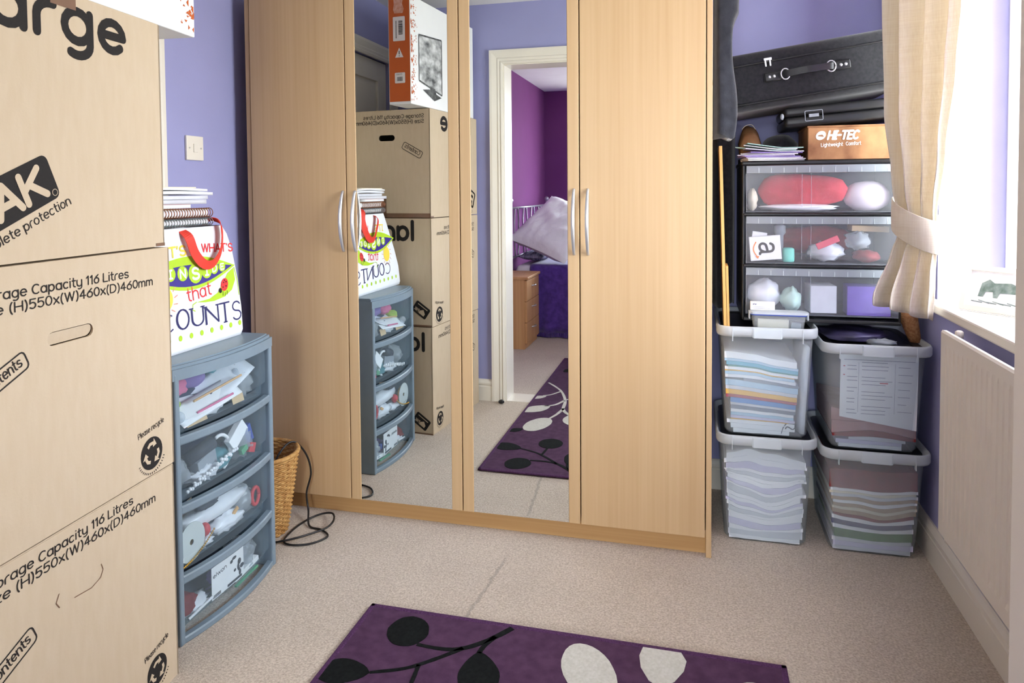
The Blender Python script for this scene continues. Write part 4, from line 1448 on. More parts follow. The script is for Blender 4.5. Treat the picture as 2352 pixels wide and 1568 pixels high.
xs = -1.449
band('strap', [(xs - .012, 1.768, 1.12), (xs + .008, 1.772, 1.10), (xs + .010, 1.795, 1.05), (xs + .014, 1.83, 1.016), (xs + .014, 1.872, 1.016), (xs + .012, 1.908, 1.05), (xs + .006, 1.925, 1.10), (xs + .0, 1.92, 1.14), (xs - .03, 1.912, 1.148), (xs - .05, 1.91, 1.13)],
     lambda t: Vector((.25, math.cos(t * math.pi), math.sin(t * math.pi * 1.0))), .028, .002, M_BRED, tb, 'red strap')
band('strap', [(-1.61, 1.74, 1.10), (-1.625, 1.76, 1.05), (-1.63, 1.83, 1.02), (-1.625, 1.89, 1.05), (-1.61, 1.91, 1.10)],
     lambda t: Vector((.1, math.cos(t * math.pi), math.sin(t * math.pi))), .028, .002, M_BRED, tb, 'red strap')
pod = []
for k in range(17):
    t = k / 16
    pod.append((1.575 + .42 * t, 1.003 + .044 * math.sin(math.pi * t) - .006 * t))
for k in range(1, 16):
    t = 1 - k / 16
    pod.append((1.575 + .42 * t, 1.003 - .056 * math.sin(math.pi * t) - .006 * t))
Flat().poly(pod).make('pod_print', M_BGREEN, tb, fb(.0010))
pod2 = []
for k in range(15):
    t = k / 14
    pod2.append((1.592 + .388 * t, 1.003 + .018 * math.sin(math.pi * t) - .005 * t))
for k in range(1, 14):
    t = 1 - k / 14
    pod2.append((1.592 + .388 * t, 1.003 - .046 * math.sin(math.pi * t) - .005 * t))
Flat().poly(pod2).make('pod_inside_print', M_BNAVY, tb, fb(.0016))
peas = [(1.655, 1.0, .019), (1.702, .999, .021), (1.752, .996, .022), (1.806, .991, .03), (1.856, .993, .023), (1.892, .998, .019), (1.929, .999, .016)][1:]
fl, fw_ = Flat(), Flat()
for (y, z, r), ch in zip(peas, 'INSIDE'):
    fl.disc((y, z), r, r, 16)
    fw_.text(ch, y, z - r * .55, r * .78, r * .95 if ch != 'I' else r * .6, .34, 0, .28, True)
fl.make('pea_print', M_BGREEN, tb, fb(.0022))
fw_.make('pea_lettering', M_BWHITE, tb, fb(.0028))
for txt, x, z, xh, w, st, mt, ang in (("WHAT'S", 1.845, 1.052, .017, .145, .26, M_BPINKRED, -.06), ("IT'S", 1.69, 1.046, .02, .085, .30, M_BYEL, 0.03),
                                      ('that', 1.766, .912, .026, .105, .17, M_BPINKRED, .08), ):
    Flat().text(txt, x, z, xh, w, st, ang).make('lettering', mt, tb, fb(.0010))
fl = Flat()
for ch, x0_, z0_, hh, ww in (('C', 1.575, .838, .05, .055), ('O', 1.712, .837, .056, .05), ('U', 1.775, .836, .053, .05), ('N', 1.835, .832, .052, .058), ('T', 1.903, .824, .06, .045), ('S', 1.963, .822, .058, .042)):
    if ch == 'C':
        x0_ = 1.645
    fl.text(ch, x0_, z0_, hh / 1.4, ww, .12)
    if ch in 'ONUT':
        fl.text(ch, x0_ + .004, z0_, hh / 1.4, ww * .96, .1)
    if ch in 'UNT':
        for dx in ((0, ww) if ch != 'T' else (ww / 2,)):
            fl.stroke([(x0_ + dx - .008, z0_ + (hh if ch != 'T' else 0)), (x0_ + dx + .008, z0_ + (hh if ch != 'T' else 0))], .004)
fl.make('lettering', M_BINK, tb, fb(.0010))
fl = Flat()
for k in range(10):
    fl.disc((1.585 + k * .0455, .814 - .0005 * k), .0075, .0085, 12)
fl.make('dot_print', M_BGREEN, tb, fb(.0010))
fl = Flat().poly([(1.987, .99), (1.99, .95), (1.97, .92), (1.93, .903), (1.88, .897), (1.84, .899), (1.80, .905), (1.86, .907), (1.90, .92), (1.93, .95), (1.955, .975)])
fl.stroke([(1.80, .905), (1.785, .90), (1.782, .885), (1.792, .88)], .003).stroke([(1.99, .99), (2.0, .95), (2.004, .90)], .003)
fl.make('leaf_print', M_BGREEN, tb, fb(.0010))
Flat().disc((1.935, .941), .017, .021, 16, -.5).make('ladybird_print', M_BPINKRED, tb, fb(.0016))
fl = Flat().disc((1.912, .925), .007, .008)
for q in ((1.931, .948), (1.941, .936), (1.926, .934), (1.943, .949), (1.936, .955)):
    fl.disc(q, .0026, .0026, 7)
for q in ((1.925, .92), (1.935, .916), (1.945, .92)):
    fl.stroke([q, (q[0] - .002, q[1] - .012)], .0016)
fl.make('ladybird_spots', M_BLACK, tb, fb(.0022))
Flat().disc((1.672, .932), .034, .036, 20).make('sun_print', M_BYEL, tb, fb(.0010))
fl = Flat()
for k in range(14):
    a = 2 * math.pi * k / 14
    fl.stroke([(1.672 + .04 * math.cos(a), .932 + .042 * math.sin(a)), (1.672 + .053 * math.cos(a + .1), .932 + .055 * math.sin(a + .1))], .003)
fl.make('sun_ray_print', M_STICK, tb, fb(.0010))

# pads and papers piled on top of the bag
G2 = 'pads and papers on the shopping bag'
z = 1.1345
M_WIRE = mat('spiral_wire', (150, 148, 150), .3, .5, metal=.8, var=.05)
M_TEALC = mat('teal_cover', (70, 120, 116), .5, .3, var=.05)
M_COPPER = mat('copper_wire', (150, 96, 70), .3, .5, metal=.7, var=.05)


def spiral_pad(z0, t, cover, wire, label, y0_=1.655, y1_=1.905):
    p = thing('spiral_notebook', label, 'notebook', (-1.56, 1.78, z0), G2)
    box('page_block', (-1.655, -1.478, y0_, y1_, z0 + .002, z0 + t - .002), M_PAPER, p)
    for zz in (z0, z0 + t - .0016):
        box('cover', (-1.657, -1.474, y0_ - .002, y1_ + .002, zz, zz + .0016), cover, p)
    n_ = 22
    g_ = Geo()
    for k in range(n_):
        y = y0_ + .008 + (y1_ - y0_ - .016) * k / (n_ - 1)
        g_.tube([(-1.468 + .014 * math.cos(R(a)), y, z0 + t / 2 + (t / 2 + .003) * math.sin(R(a))) for a in range(-150, 151, 30)], .0014, 5)
    g_.make('spiral_binding', wire, p, True)


spiral_pad(z, .018, M_TEALC, M_WIRE, 'teal-covered spiral notebook on top of the shopping bag')
spiral_pad(z + .0255, .022, M_CREAM, M_COPPER, 'thick cream spiral notebook with copper wire on the teal notebook')
zz = z + .0515
PILE = ((.012, M_PAPER, 1.62, 1.83, 'white pad with an orange edge on the spiral notebooks'),
        (.014, M_GREYPAPER, 1.60, 1.895, 'grey magazine in the paper pile on the notebooks'),
        (.012, M_GREYPAPER, 1.63, 1.915, 'pale grey folder in the paper pile on the notebooks'),
        (.010, C_WHITEP, 1.61, 1.935, 'shiny plastic wallet in the paper pile on the notebooks'),
        (.007, M_PAPER, 1.62, 1.90, 'white letter in the paper pile on the notebooks'),
        (.004, M_CREAM, 1.63, 1.86, 'cream envelope topmost of the paper pile on the notebooks'))
for k, (t, mt, a, b, lb) in enumerate(PILE):
    z00 = zz
    bend = .004 if k in (3, 4) else 0
    o = curved_sheet('paper_pad', a, b, -1.655 + .004 * k, -1.48 + .006 * math.sin(k * 2), lambda i, j, z00=z00, bend=bend: z00 + bend * math.sin(math.pi * j) * (.5 + .5 * i), mt, lb, 'paper', G2, t=t * .93)
    zz += t + bend * .6
    if k == 0:
        box('coloured_edge', (-1.65, -1.479, a, b - .002, z00 + t * .93, z00 + t * .93 + .0008), C_RED, o)

# ================================================================== WICKER BASKET AND CABLE
M_WICK = mat('wicker', (208, 166, 104), .7, .3, rgb2=(168, 118, 62), scale=(60, 60, 60), bump=.4, bscale=200)
bk = thing('wicker_basket', 'small tapered wicker waste basket beside the slate drawers', 'basket', (-1.525, 2.222, 0))
BC = (-1.525, 2.222)
bh, rt_, rb_ = .292, .128, .084
g = Geo()
NR, NS = 38, 40
for r_ in range(NR):
    z = .006 + (bh - .012) * r_ / (NR - 1)
    rad_ = rb_ + (rt_ - rb_) * (z / bh) ** .9
    path = []
    for k in range(NS * 2 + 1):
        a = 2 * math.pi * k / (NS * 2)
        w = .0035 * math.cos(a * NS / 2 + math.pi * (r_ % 2))
        path.append((BC[0] + (rad_ + w) * math.cos(a), BC[1] + (rad_ + w) * math.sin(a), z))
    g.tube(path, .0042, 5)
g.make('woven_strand', M_WICK, bk, True)['kind'] = 'stuff'
for k in range(20):
    a = 2 * math.pi * k / 20
    Geo().tube([(BC[0] + rr * math.cos(a), BC[1] + rr * math.sin(a), z) for rr, z in ((rb_, 0.004), ((rb_ + rt_) / 2, bh / 2), (rt_, bh))], .0028, 5).make('upright_cane', M_WICK, bk, True)
path = [(BC[0] + (rt_ + .002) * math.cos(2 * math.pi * k / 48), BC[1] + (rt_ + .002) * math.sin(2 * math.pi * k / 48), bh) for k in range(49)]
Geo().tube(path, .008, 8).make('rim', M_WICK, bk, True)
Geo().lathe((BC[0], BC[1], 0), [(rb_ - .002, .003), (rb_ - .002, .008)], 32).make('basket_base', M_WICK, bk)
cp = [(-1.50, 2.20, .16), (-1.475, 2.25, .27), (-1.452, 2.31, .306), (-1.425, 2.355, .25), (-1.415, 2.375, .17), (-1.432, 2.37, .09), (-1.42, 2.36, .03), (-1.375, 2.29, .006), (-1.318, 2.275, .005),
      (-1.27, 2.235, .005), (-1.30, 2.175, .005), (-1.36, 2.15, .005), (-1.405, 2.17, .005), (-1.418, 2.25, .005), (-1.41, 2.33, .005), (-1.375, 2.375, .012), (-1.325, 2.37, .022), (-1.295, 2.325, .02), (-1.298, 2.28, .013), (-1.325, 2.235, .012), (-1.36, 2.185, .014),
      (-1.40, 2.155, .012), (-1.45, 2.135, .005), (-1.53, 2.075, .005), (-1.62, 2.06, .005)]
tag(Geo().tube(smooth_path(cp, 8), .0036, 8).make('power_cable', M_BLACK, None, True), 'thin black cable looped on the carpet out of the wicker basket', 'cable')

# ================================================================== STORAGE BINS
def bin_dims(kind):
    return dict(cx=.2335, wb=.272, wt=.305, wr=.33, H=.388) if kind == 'l' else dict(cx=.5745, wb=.27, wt=.308, wr=.338, H=.366)


BYF0, BYFT, BYFR = 2.56, 2.535, 2.512     # front: foot, below the rim, rim
BYB0, BYBT, BYBR = 2.90, 2.925, 2.948


def storage_bin(kind, z0, label, cloudy=False):
    d = bin_dims(kind)
    cx, H_ = d['cx'], d['H']
    b = thing('storage_bin', label, 'storage bin', (cx, 2.73, z0), 'clear storage bins with black lids')
    body = M_BIN

    def ring(w, ya, yb, z, r, ins=0.0):
        return [(x, y, z) for x, y in rrect(cx - w / 2 + ins, cx + w / 2 - ins, ya + ins, yb - ins, r, 4)]
    g = Geo()
    zr = z0 + H_ - .036
    o_ = [ring(d['wb'] - .02, BYF0 + .01, BYB0 - .01, z0, .03), ring(d['wb'], BYF0, BYB0, z0 + .012, .036), ring(d['wt'], BYFT, BYBT, zr, .042)]
    i_ = [ring(d['wt'], BYFT, BYBT, zr, .042, .002), ring(d['wb'], BYF0, BYB0, z0 + .013, .036, .002), ring(d['wb'] - .02, BYF0 + .01, BYB0 - .01, z0 + .002, .03, .002)]
    g.loft(o_ + i_, True, True)
    g.make('bin_body', body, b, True)
    g = Geo()
    rings = [ring(d['wt'], BYFT, BYBT, zr, .042), ring(d['wr'] - .006, BYFR + .003, BYBR - .003, zr + .001, .044), ring(d['wr'], BYFR, BYBR, zr + .008, .046), ring(d['wr'], BYFR, BYBR, z0 + H_ - .006, .046),
             ring(d['wr'] - .006, BYFR + .003, BYBR - .003, z0 + H_, .044), ring(d['wr'] - .018, BYFR + .009, BYBR - .009, z0 + H_ - .002, .04), ring(d['wt'], BYFT, BYBT, zr + .004, .042, .003)]
    g.loft(rings, False, False)
    rim = g.make('rim', M_BINRIM, b, True)
    box('clip_tab', (cx - .045, cx + .045, BYFR - .004, BYFR + .004, zr - .002, z0 + H_ - .004), M_BINRIM, rim, r=.002)
    for xx in (cx - d['wr'] * .34, cx - .046, cx + .046, cx + d['wr'] * .34):
        box('rim_rib', (xx - .0012, xx + .0012, BYFR - .0022, BYFR + .012, zr - (.014 if abs(xx - cx) > .06 else 0), z0 + H_ - .003), M_BINRIM, rim)
    g = Geo()
    zl = z0 + H_ - .014
    g.loft([ring(d['wt'] - .012, BYFT + .006, BYBT - .006, zl - .006, .036), ring(d['wt'] - .008, BYFT + .004, BYBT - .004, zl, .038), ring(d['wt'] - .06, BYFT + .03, BYBT - .03, zl, .03), ring(d['wt'] - .066, BYFT + .033, BYBT - .033, zl - .003, .03)])
    g.make('lid', M_BLACK, b, False, 'black lid sunk into the rim')
    return b


ZL2, ZR2 = .375, .353
storage_bin('l', 0.0, 'clear storage bin on the carpet packed with white papers')
storage_bin('l', ZL2, 'clear storage bin of coloured books, standing on the bin of white papers')
storage_bin('r', 0.0, 'clear storage bin on the carpet with a maroon file on top of tan folders')
storage_bin('r', ZR2, 'clear storage bin with a printed sheet facing out, beside the radiator')


PILEH = {}      # height of each bin's pile across its width, so that every layer lies on the one below
NXS = 24


def layer(name, pile, kind, zbase, t, material, label, group, f0=.0, f1=.0, sag=0.0, tilt=0.0, wav=0.0, seed=0, cat='paper', yfront=.008, gap=.0008):
    """One flat thing in a bin: lies on whatever is below it, its own thickness varies a little."""
    d = bin_dims(kind)
    xs = [d['cx'] - .16 + .32 * i / NXS for i in range(NXS + 1)]
    hs = PILEH.setdefault(pile, [.006] * (NXS + 1))
    zr = max(hs)
    k = zr / d['H']
    w = d['wb'] + (d['wt'] - d['wb']) * k - .020
    x0, x1 = d['cx'] - w / 2 + f0, d['cx'] + w / 2 - f1
    ya = BYF0 + (BYFT - BYF0) * k + yfront

    def under(x):
        q = (x - xs[0]) / (xs[-1] - xs[0]) * NXS
        i = min(NXS - 1, max(0, int(q)))
        return hs[i] + (hs[i + 1] - hs[i]) * (q - i)

    def thick(x):
        s = 2 * (x - x0) / (x1 - x0) - 1
        return max(t * .35, t + sag * (s * s - .33) + tilt * s + wav * noise.noise(Vector((s * 1.6 + seed, seed * 2, seed))))
    nx, ny = 16, 2
    vs = []
    for top in (0, 1):
        for a in range(nx + 1):
            x = x0 + (x1 - x0) * a / nx
            z = zbase + under(x) + gap + (thick(x) if top else 0)
            for b in range(ny + 1):
                y = ya + (2.88 - ya) * b / ny + (.003 * noise.noise(Vector((seed, 3, a * .3))) if b == 0 else 0)
                vs.append((x, y, z))
    n_ = (nx + 1) * (ny + 1)
    fs = []
    for a in range(nx):
        for b in range(ny):
            q = a * (ny + 1) + b
            f = (q, q + 1, q + ny + 2, q + ny + 1)
            fs.append(f)
            fs.append(tuple(n_ + m for m in reversed(f)))
    bd = [(0, b) for b in range(ny)] + [(a, ny) for a in range(nx)] + [(nx, b) for b in range(ny, 0, -1)] + [(a, 0) for a in range(nx, 0, -1)]
    ix = [a * (ny + 1) + b for a, b in bd]
    for a, b in zip(ix, ix[1:] + ix[:1]):
        fs.append((a, n_ + a, n_ + b, b))
    new = list(hs)
    for i, x in enumerate(xs):
        xc = min(max(x, x0), x1)
        new[i] = under(xc) + gap + thick(xc)
    PILEH[pile] = new
    return tag(obj(name, vs, fs, material), label, cat, group)


ORD = ['lowest', 'second', 'third', 'fourth', 'fifth', 'sixth', 'seventh', 'eighth', 'ninth', 'tenth', 'eleventh', 'twelfth', 'thirteenth', 'fourteenth', 'fifteenth', 'sixteenth', 'seventeenth', 'eighteenth', 'nineteenth', 'twentieth', 'twenty-first', 'twenty-second', 'twenty-third', 'twenty-fourth']


M_PALEB = mat('pale_blue_cover', (176, 206, 228), .5, .35, var=.04)
M_CYAN = mat('cyan_cover', (92, 180, 206), .5, .35, var=.04)
M_TEALG = mat('teal_green_cover', (64, 148, 140), .5, .35, var=.04)
M_AMBER = mat('amber_cover', (238, 184, 78), .5, .35, var=.03)
M_ROSE = mat('rose_cover', (168, 70, 88), .5, .35, var=.03)
M_SKY = mat('sky_blue_cover', (84, 146, 210), .5, .35, var=.03)
M_LILACP = mat('lilac_paper', (212, 206, 230), .7, .2, var=.04)
M_SLATEP = mat('slate_paper', (122, 134, 152), .7, .2, var=.05)
M_TANF = mat('tan_folder', (186, 164, 136), .75, .2, rgb2=(168, 144, 116), scale=(50, 50, 50))
M_GREENF = mat('green_folder', (92, 140, 86), .7, .2, rgb2=(70, 112, 66), scale=(30, 30, 30))
M_NAVYF = mat('navy_folder', (70, 74, 112), .7, .2, var=.06)
M_PINKF = mat('dusty_pink_folder', (186, 138, 138), .7, .2, rgb2=(172, 118, 116), scale=(26, 26, 26))
GA = 'loose papers in the white paper bin'
PILEH['papers'] = [.005] * (NXS + 1)
k = 0
while max(PILEH['papers']) < .318 and k < 22:
    t = rnd.choice((.010, .013, .017, .021))
    mt = (M_PAPER, M_GREYPAPER, M_PAPER, M_LILACP, M_PAPER)[k % 5]
    nm = ('white', 'grey', 'white', 'lilac-tinted', 'white')[k % 5]
    layer('paper_bundle', 'papers', 'l', 0, t, mt, 'rumpled %s paper bundle, %s up from the carpet in the bin of white papers' % (nm, ORD[k]), GA, rnd.uniform(0, .01), rnd.uniform(0, .02),
          sag=(.004, .004, .001, -.005)[min(3, k // 4)], tilt=(0, .002, -.002, -.002)[k % 4], wav=.006, seed=k * 1.7 + 1)
    k += 1
GB = 'books in the bin of coloured books'
books = [(.014, M_PAPER, 'white book at the very bottom', .02, .045), (.016, M_PAPER, 'white book second from the bottom', .012, .028), (.012, M_PAPER, 'white pad third from the bottom', .0, .03), (.003, M_AMBER, 'thin tan sheet', .012, .05),
         (.009, M_LILACP, 'lilac pad', .012, .03), (.010, M_PALEB, 'pale blue pad', .014, .035), (.010, M_PAPER, 'white exercise book', .014, .035), (.012, M_SLATEP, 'slate grey spiral pad', .014, .03), (.008, M_GREYPAPER, 'light grey spiral pad', .014, .03),
         (.016, M_SKY, 'sky blue book', .014, .03), (.010, M_ROSE, 'rose red book', .0, .028), (.016, M_AMBER, 'amber yellow book', .0, .028), (.012, M_GREYPAPER, 'grey spiral book over the amber book', .0, .028), (.020, M_PALEB, 'thick pale blue wallet', .0, .026),
         (.010, M_SLATEP, 'slate folded sheet', .06, .024), (.010, C_WHITEP, 'shiny white wallet', .0, .035), (.010, M_PALEB, 'light blue exercise book', .0, .04), (.003, M_AMBER, 'thin orange sheet near the top', .0, .04), (.010, M_PAPER, 'white book near the top', .0, .03),
         (.004, M_TEALG, 'thin teal green book', .01, .03), (.012, M_CYAN, 'cyan blue book', .006, .03), (.008, M_PALEB, 'pale blue book near the top', .0, .03), (.022, M_PAPER, 'white paper pack topmost', .0, .035)]
for k, (t, mt, nm, a, b) in enumerate(books):
    layer('book', 'books', 'l', ZL2, t, mt, nm + ' in the bin of coloured books', GB, a, b + .004, wav=.004 if k in (14, 15, 2) else 0, tilt=-.0008, seed=k, cat='book')
d = bin_dims('l')
g = Geo()
rings = []
for kz in range(9):
    t = kz / 8
    zz_ = ZL2 + .01 + .30 * t
    xr = d['cx'] + (d['wb'] + (d['wt'] - d['wb']) * t) / 2 - .008
    rings.append([(xr - .012 - .007 * abs(math.sin(q * 1.3 + t * 5)) - (.004 if 0 < q < 6 else 0), 2.585 + (2.86 - 2.585) * q / 7, zz_) for q in range(8)] + [(xr, 2.86 - (2.86 - 2.585) * q / 7, zz_) for q in range(8)])
tag(g.loft(rings).make('plastic_wallet', C_WHITEP, None, True), 'white plastic wallet standing on edge in the bin of coloured books', 'wallet')
cb = [(.285, 2.569, ZL2 + .012), (.292, 2.568, ZL2 + .035), (.305, 2.566, ZL2 + .052), (.325, 2.566, ZL2 + .056), (.331, 2.567, ZL2 + .042), (.322, 2.567, ZL2 + .030), (.305, 2.566, ZL2 + .038), (.298, 2.567, ZL2 + .03)]
tag(Geo().tube(smooth_path(cb, 5), .0022, 6).make('elastic_band', C_DARK, None, True), 'dark elastic band in front of the books in the clear bin', 'band')
GC = 'papers in the maroon file bin'
pl_ = [(.012, M_GREYPAPER, 'grey paper bundle at the bottom'), (.016, M_LILACP, 'lilac-grey paper bundle'), (.012, M_GREYPAPER, 'grey newspaper under the green folder'), (.028, M_GREENF, 'green folder'), (.012, M_PAPER, 'white sheaf over the green folder'), (.016, M_NAVYF, 'navy blue folder'),
       (.012, M_PAPER, 'white paper sheaf over the navy folder'), (.010, C_MAROON, 'thin maroon folder'), (.014, M_TANF, 'tan folder under the cream one'), (.010, M_CREAM, 'cream folder'), (.012, M_TANF, 'tan folder over the cream one'), (.010, M_PAPER, 'white sheaf between tan folders'), (.012, M_TANF, 'upper tan folder'),
       (.010, M_GREYPAPER, 'grey sheaf over the tan folders'), (.008, M_CREAM, 'cream sheaf below the maroon file'), (.009, M_PAPER, 'white sheaf below the maroon file')]
for k, (t, mt, nm) in enumerate(pl_):
    layer('paper_bundle', 'files', 'r', 0, t, mt, nm + ' in the bin with the maroon file', GC, rnd.uniform(0, .012), rnd.uniform(0, .012), sag=(.003 if k < 7 else -.0005 if k < 11 else -.0015), wav=.003, seed=k + 30)
layer('file_box', 'files', 'r', 0, .066, C_MAROON, 'thick maroon file on top of the tan folders in the clear bin', GC, .0, .006, sag=-.006, seed=60, cat='file')
GD = 'papers in the printed sheet bin'
PB = 'sheets'
layer('paper_bundle', PB, 'r', ZR2, .012, M_PAPER, 'white folded papers at the bottom of the bin with the printed sheet', GD, .018, .04, seed=70)
layer('paper_bundle', PB, 'r', ZR2, .012, M_LILACP, 'lilac-tinted papers low in the bin with the printed sheet', GD, .01, .04, tilt=-.002, seed=71)
layer('paper_bundle', PB, 'r', ZR2, .012, M_GREYPAPER, 'grey papers low in the bin with the printed sheet', GD, .05, .03, sag=-.006, seed=72)
layer('folder', PB, 'r', ZR2, .016, C_MAROON, 'curved maroon folder in the bin with the printed sheet', GD, .0, .0, sag=-.012, seed=73, cat='folder')
layer('folder', PB, 'r', ZR2, .034, M_PINKF, 'dusty pink folder in the bin with the printed sheet', GD, .0, .0, sag=.006, wav=.01, seed=74, cat='folder', yfront=.014)
layer('folder', PB, 'r', ZR2, .030, M_PINKF, 'upper dusty pink folder in the bin with the printed sheet', GD, .0, .10, tilt=-.012, wav=.008, seed=75, cat='folder', yfront=.018)
ps = thing('printed_sheet', 'printed table sheet standing upright against the front of the clear bin', 'paper', (.585, 2.565, ZR2 + .08), GD)


def sheet_y(z):
    t = (z - ZR2) / .366
    return BYF0 + (BYFT - BYF0) * t + .006


vs, fs = [], []
xa, xb_ = .468, .702
z_lo = lambda x: ZR2 + .112 - .035 * (x - xa) / (xb_ - xa)
for i in range(9):
    x = xa + (xb_ - xa) * i / 8
    for j in range(5):
        z = z_lo(x) + (ZR2 + .325 - z_lo(x)) * j / 4
        xx = x
        vs.append((xx, sheet_y(z), z))
for i in range(8):
    for j in range(4):
        q = i * 5 + j
        fs.append((q, q + 5, q + 6, q + 1))
n_ = len(vs)
vs2 = [(a, b + .004, c) for a, b, c in vs]
fs2 = [tuple(n_ + m for m in reversed(f)) for f in fs]
obj('sheet', vs + vs2, fs + fs2, M_PAPER, ps)
M_PRINT = mat('grey_print', (128, 126, 146), .8, .1, var=.05)
fl = Flat()
fr = Flat()
for k in range(15):
    z = ZR2 + .30 - k * .0125
    x = xa + .02
    fl.rect(x, x + rnd.uniform(.022, .034), z, z + .0018) if k % 3 else None
    fl.rect(x + .045, x + .045 + rnd.uniform(.07, .095), z, z + .0016) if k % 4 != 3 else None
    if k % 2:
        fl.rect(x + .155, x + .155 + rnd.uniform(.02, .045), z, z + .0014)
for xx in (xa + .055, xa + .165):
    fl.rect(xx, xx + .0008, ZR2 + .13, ZR2 + .30)
fl.rect(xa + .01, xb_ - .01, ZR2 + .308, ZR2 + .3095)
fr.rect(xa + .12, xa + .145, ZR2 + .231, ZR2 + .234).rect(xa + .008, xa + .014, ZR2 + .285, ZR2 + .288).rect(xa + .008, xa + .014, ZR2 + .255, ZR2 + .258)
fsh = lambda off: (lambda u, v: (u, sheet_y(v) - off, v))
fl.make('print', M_PRINT, ps, fsh(.0008))
fr.make('red_mark', C_RED, ps, fsh(.0008))

# ================================================================== BLACK DRAWER TOWER ON THE BINS
TX0, TX1, TYF, TYB, TZ0, TZ1 = .157, .668, 2.604, 2.985, .768, 1.328
tw = thing('drawer_tower', 'wide black tower of three clear drawers standing on the storage bins', 'drawer unit', ((TX0 + TX1) / 2, 2.8, TZ0))
g = Geo().rbox(TX0, TX0 + .008, TYF + .02, TYB, TZ0, TZ1, r=.003).rbox(TX1 - .008, TX1, TYF + .02, TYB, TZ0, TZ1, r=.003).box(TX0 + .008, TX1 - .008, TYB - .006, TYB, TZ0, TZ1)
g.make('frame', M_BLACK, tw)
Geo().rbox(TX0 - .004, TX1 + .004, TYF + .004, TYB, TZ1 - .016, TZ1, r=.006, seg=3).make('top', M_BLACK, tw)
TZ = [(.790, .957), (.968, 1.136), (1.147, 1.311)]
for z in (TZ0 + .008, .9625, 1.1415):
    Geo().rbox(TX0 + .004, TX1 - .004, TYF + .002, TYB - .01, z - (.008 if z < .8 else .0045), z + .0045, r=.003).make('runner', M_BLACK, tw)
for z0, z1 in TZ:
    g = Geo()
    xa0, xb0 = TX0 + .012, TX1 - .012
    N_ = 16
    fr_ = lambda z, off=0.0: [(xa0 + (xb0 - xa0) * i / N_, TYF - .012 * math.sin(math.pi * i / N_) - .003 * (z - z0) / (z1 - z0) + off, z) for i in range(N_ + 1)]
    g.loft([fr_(z0 + .002, .012), fr_(z0 + .02, .003), fr_(z1 - .026)], False, False, False)
    g.box(xa0, xa0 + .002, TYF + .004, TYB - .03, z0 + .002, z1 - .02).box(xb0 - .002, xb0, TYF + .004, TYB - .03, z0 + .002, z1 - .02).box(xa0, xb0, TYB - .032, TYB - .03, z0 + .002, z1 - .02)
    dwr = g.make('drawer', M_TOWERCLEAR, tw, label='clear drawer')
    box('drawer_base', (xa0, xb0, TYF + .012, TYB - .03, z0 + .002, z0 + .004), M_TOWERCLEAR, dwr)
    lip = Geo()
    a_, b_ = fr_(z1 - .026, -.006), fr_(z1 - .001, -.008)
    c_ = [(x, y + .018, z) for x, y, z in b_]
    lip.loft([fr_(z1 - .027), a_, b_, c_], False, False, False)
    lip.make('pull_lip', M_LIP, dwr)
    for i in range(1, 12):
        x = xa0 + (xb0 - xa0) * i / 12
        y = TYF - .012 * math.sin(math.pi * i / 12) - .009
        box('lip_rib', (x - .0008, x + .0008, y - .0012, y + .002, z1 - .025, z1 - .002), M_BINRIM, dwr)
    for t in (.37, .43):
        x = xa0 + (xb0 - xa0) * t
        y = TYF - .012 * math.sin(math.pi * t) - .003
        box('moulded_rib', (x - .001, x + .001, y - .001, y + .002, z0 + .02, z1 - .028), M_TOWERCLEAR, dwr)

GT = 'odds and ends in the black tower'
zb = TZ[2][0] + .005
g = Geo()
rings = []
for k in range(15):
    t = k / 14
    x = .215 + .30 * t
    ry, rz = .05 * (1 - .15 * abs(math.sin(t * 7))), .054 + .006 * math.sin(t * 5)
    e = math.sqrt(max(.02, 1 - (2 * t - 1) ** 6))
    rings.append([(x, 2.70 + ry * e * math.cos(2 * math.pi * i / 16) * (1 + .08 * noise.noise(Vector((t * 6, i, 0)))), max(zb, zb + .072 + rz * e * math.sin(2 * math.pi * i / 16) * (1 + .1 * noise.noise(Vector((t * 5, i, 3)))))) for i in range(16)])
tag(g.loft(rings).make('rolled_cloth', mat('red_fleece', (204, 58, 72), .9, .15, rgb2=(176, 40, 54), scale=(20, 20, 20), bump=.4, bscale=200), None, True), 'rolled red fleece in the top drawer of the black tower', 'cloth', GT)
lump('sun_hat', (.575, 2.705, zb + .05), (.075, .055, .055), mat('blush_cloth', (226, 212, 220), .85, .2, var=.03), 21, .1, 1.5, 'pale blush sun hat in the top drawer of the black tower', 'hat', GT, floor=zb)
lump('cloth_bundle', (.35, 2.70, zb + .012), (.13, .06, .014), M_PAPER, 22, label='white towel under the red fleece in the black tower', cat='cloth', group=GT, floor=zb)
lump('cloth_bundle', (.195, 2.69, zb + .04), (.018, .05, .04), M_CREAM, 23, label='cream cloth at the end of the red fleece in the black tower', cat='cloth', group=GT, floor=zb)
zb = TZ[1][0] + .005
gc = thing('gift_card_box', 'white gift card packet with a dark letter a in the middle tower drawer', 'packet', (.245, 2.63, zb), GT)
from mathutils import Euler
gM = Matrix.Translation((.235, 2.632, zb + .05)) @ Euler((R(6), R(-5), 0)).to_matrix().to_4x4()
g = Geo().rbox(-.052, .052, -.006, .006, -.043, .043, r=.002)
g.xform(gM).make('packet', M_PAPER, gc)
up_a = [[(-.30, .30), (-.18, .46), (.05, .5), (.24, .42), (.32, .2), (.32, -.3), (.36, -.46), (.46, -.5)], [(.32, .06), (.02, .02), (-.24, -.06), (-.34, -.26), (-.26, -.44), (-.06, -.5), (.16, -.42), (.30, -.2)]]
lf = Flat()
for ln in up_a:
    sm2 = smooth_path([(x, y, 0) for x, y in ln], 5)
    lf.stroke([(p.y * .046 + .004, -p.x * .046 + .002) for p in sm2], .0085)
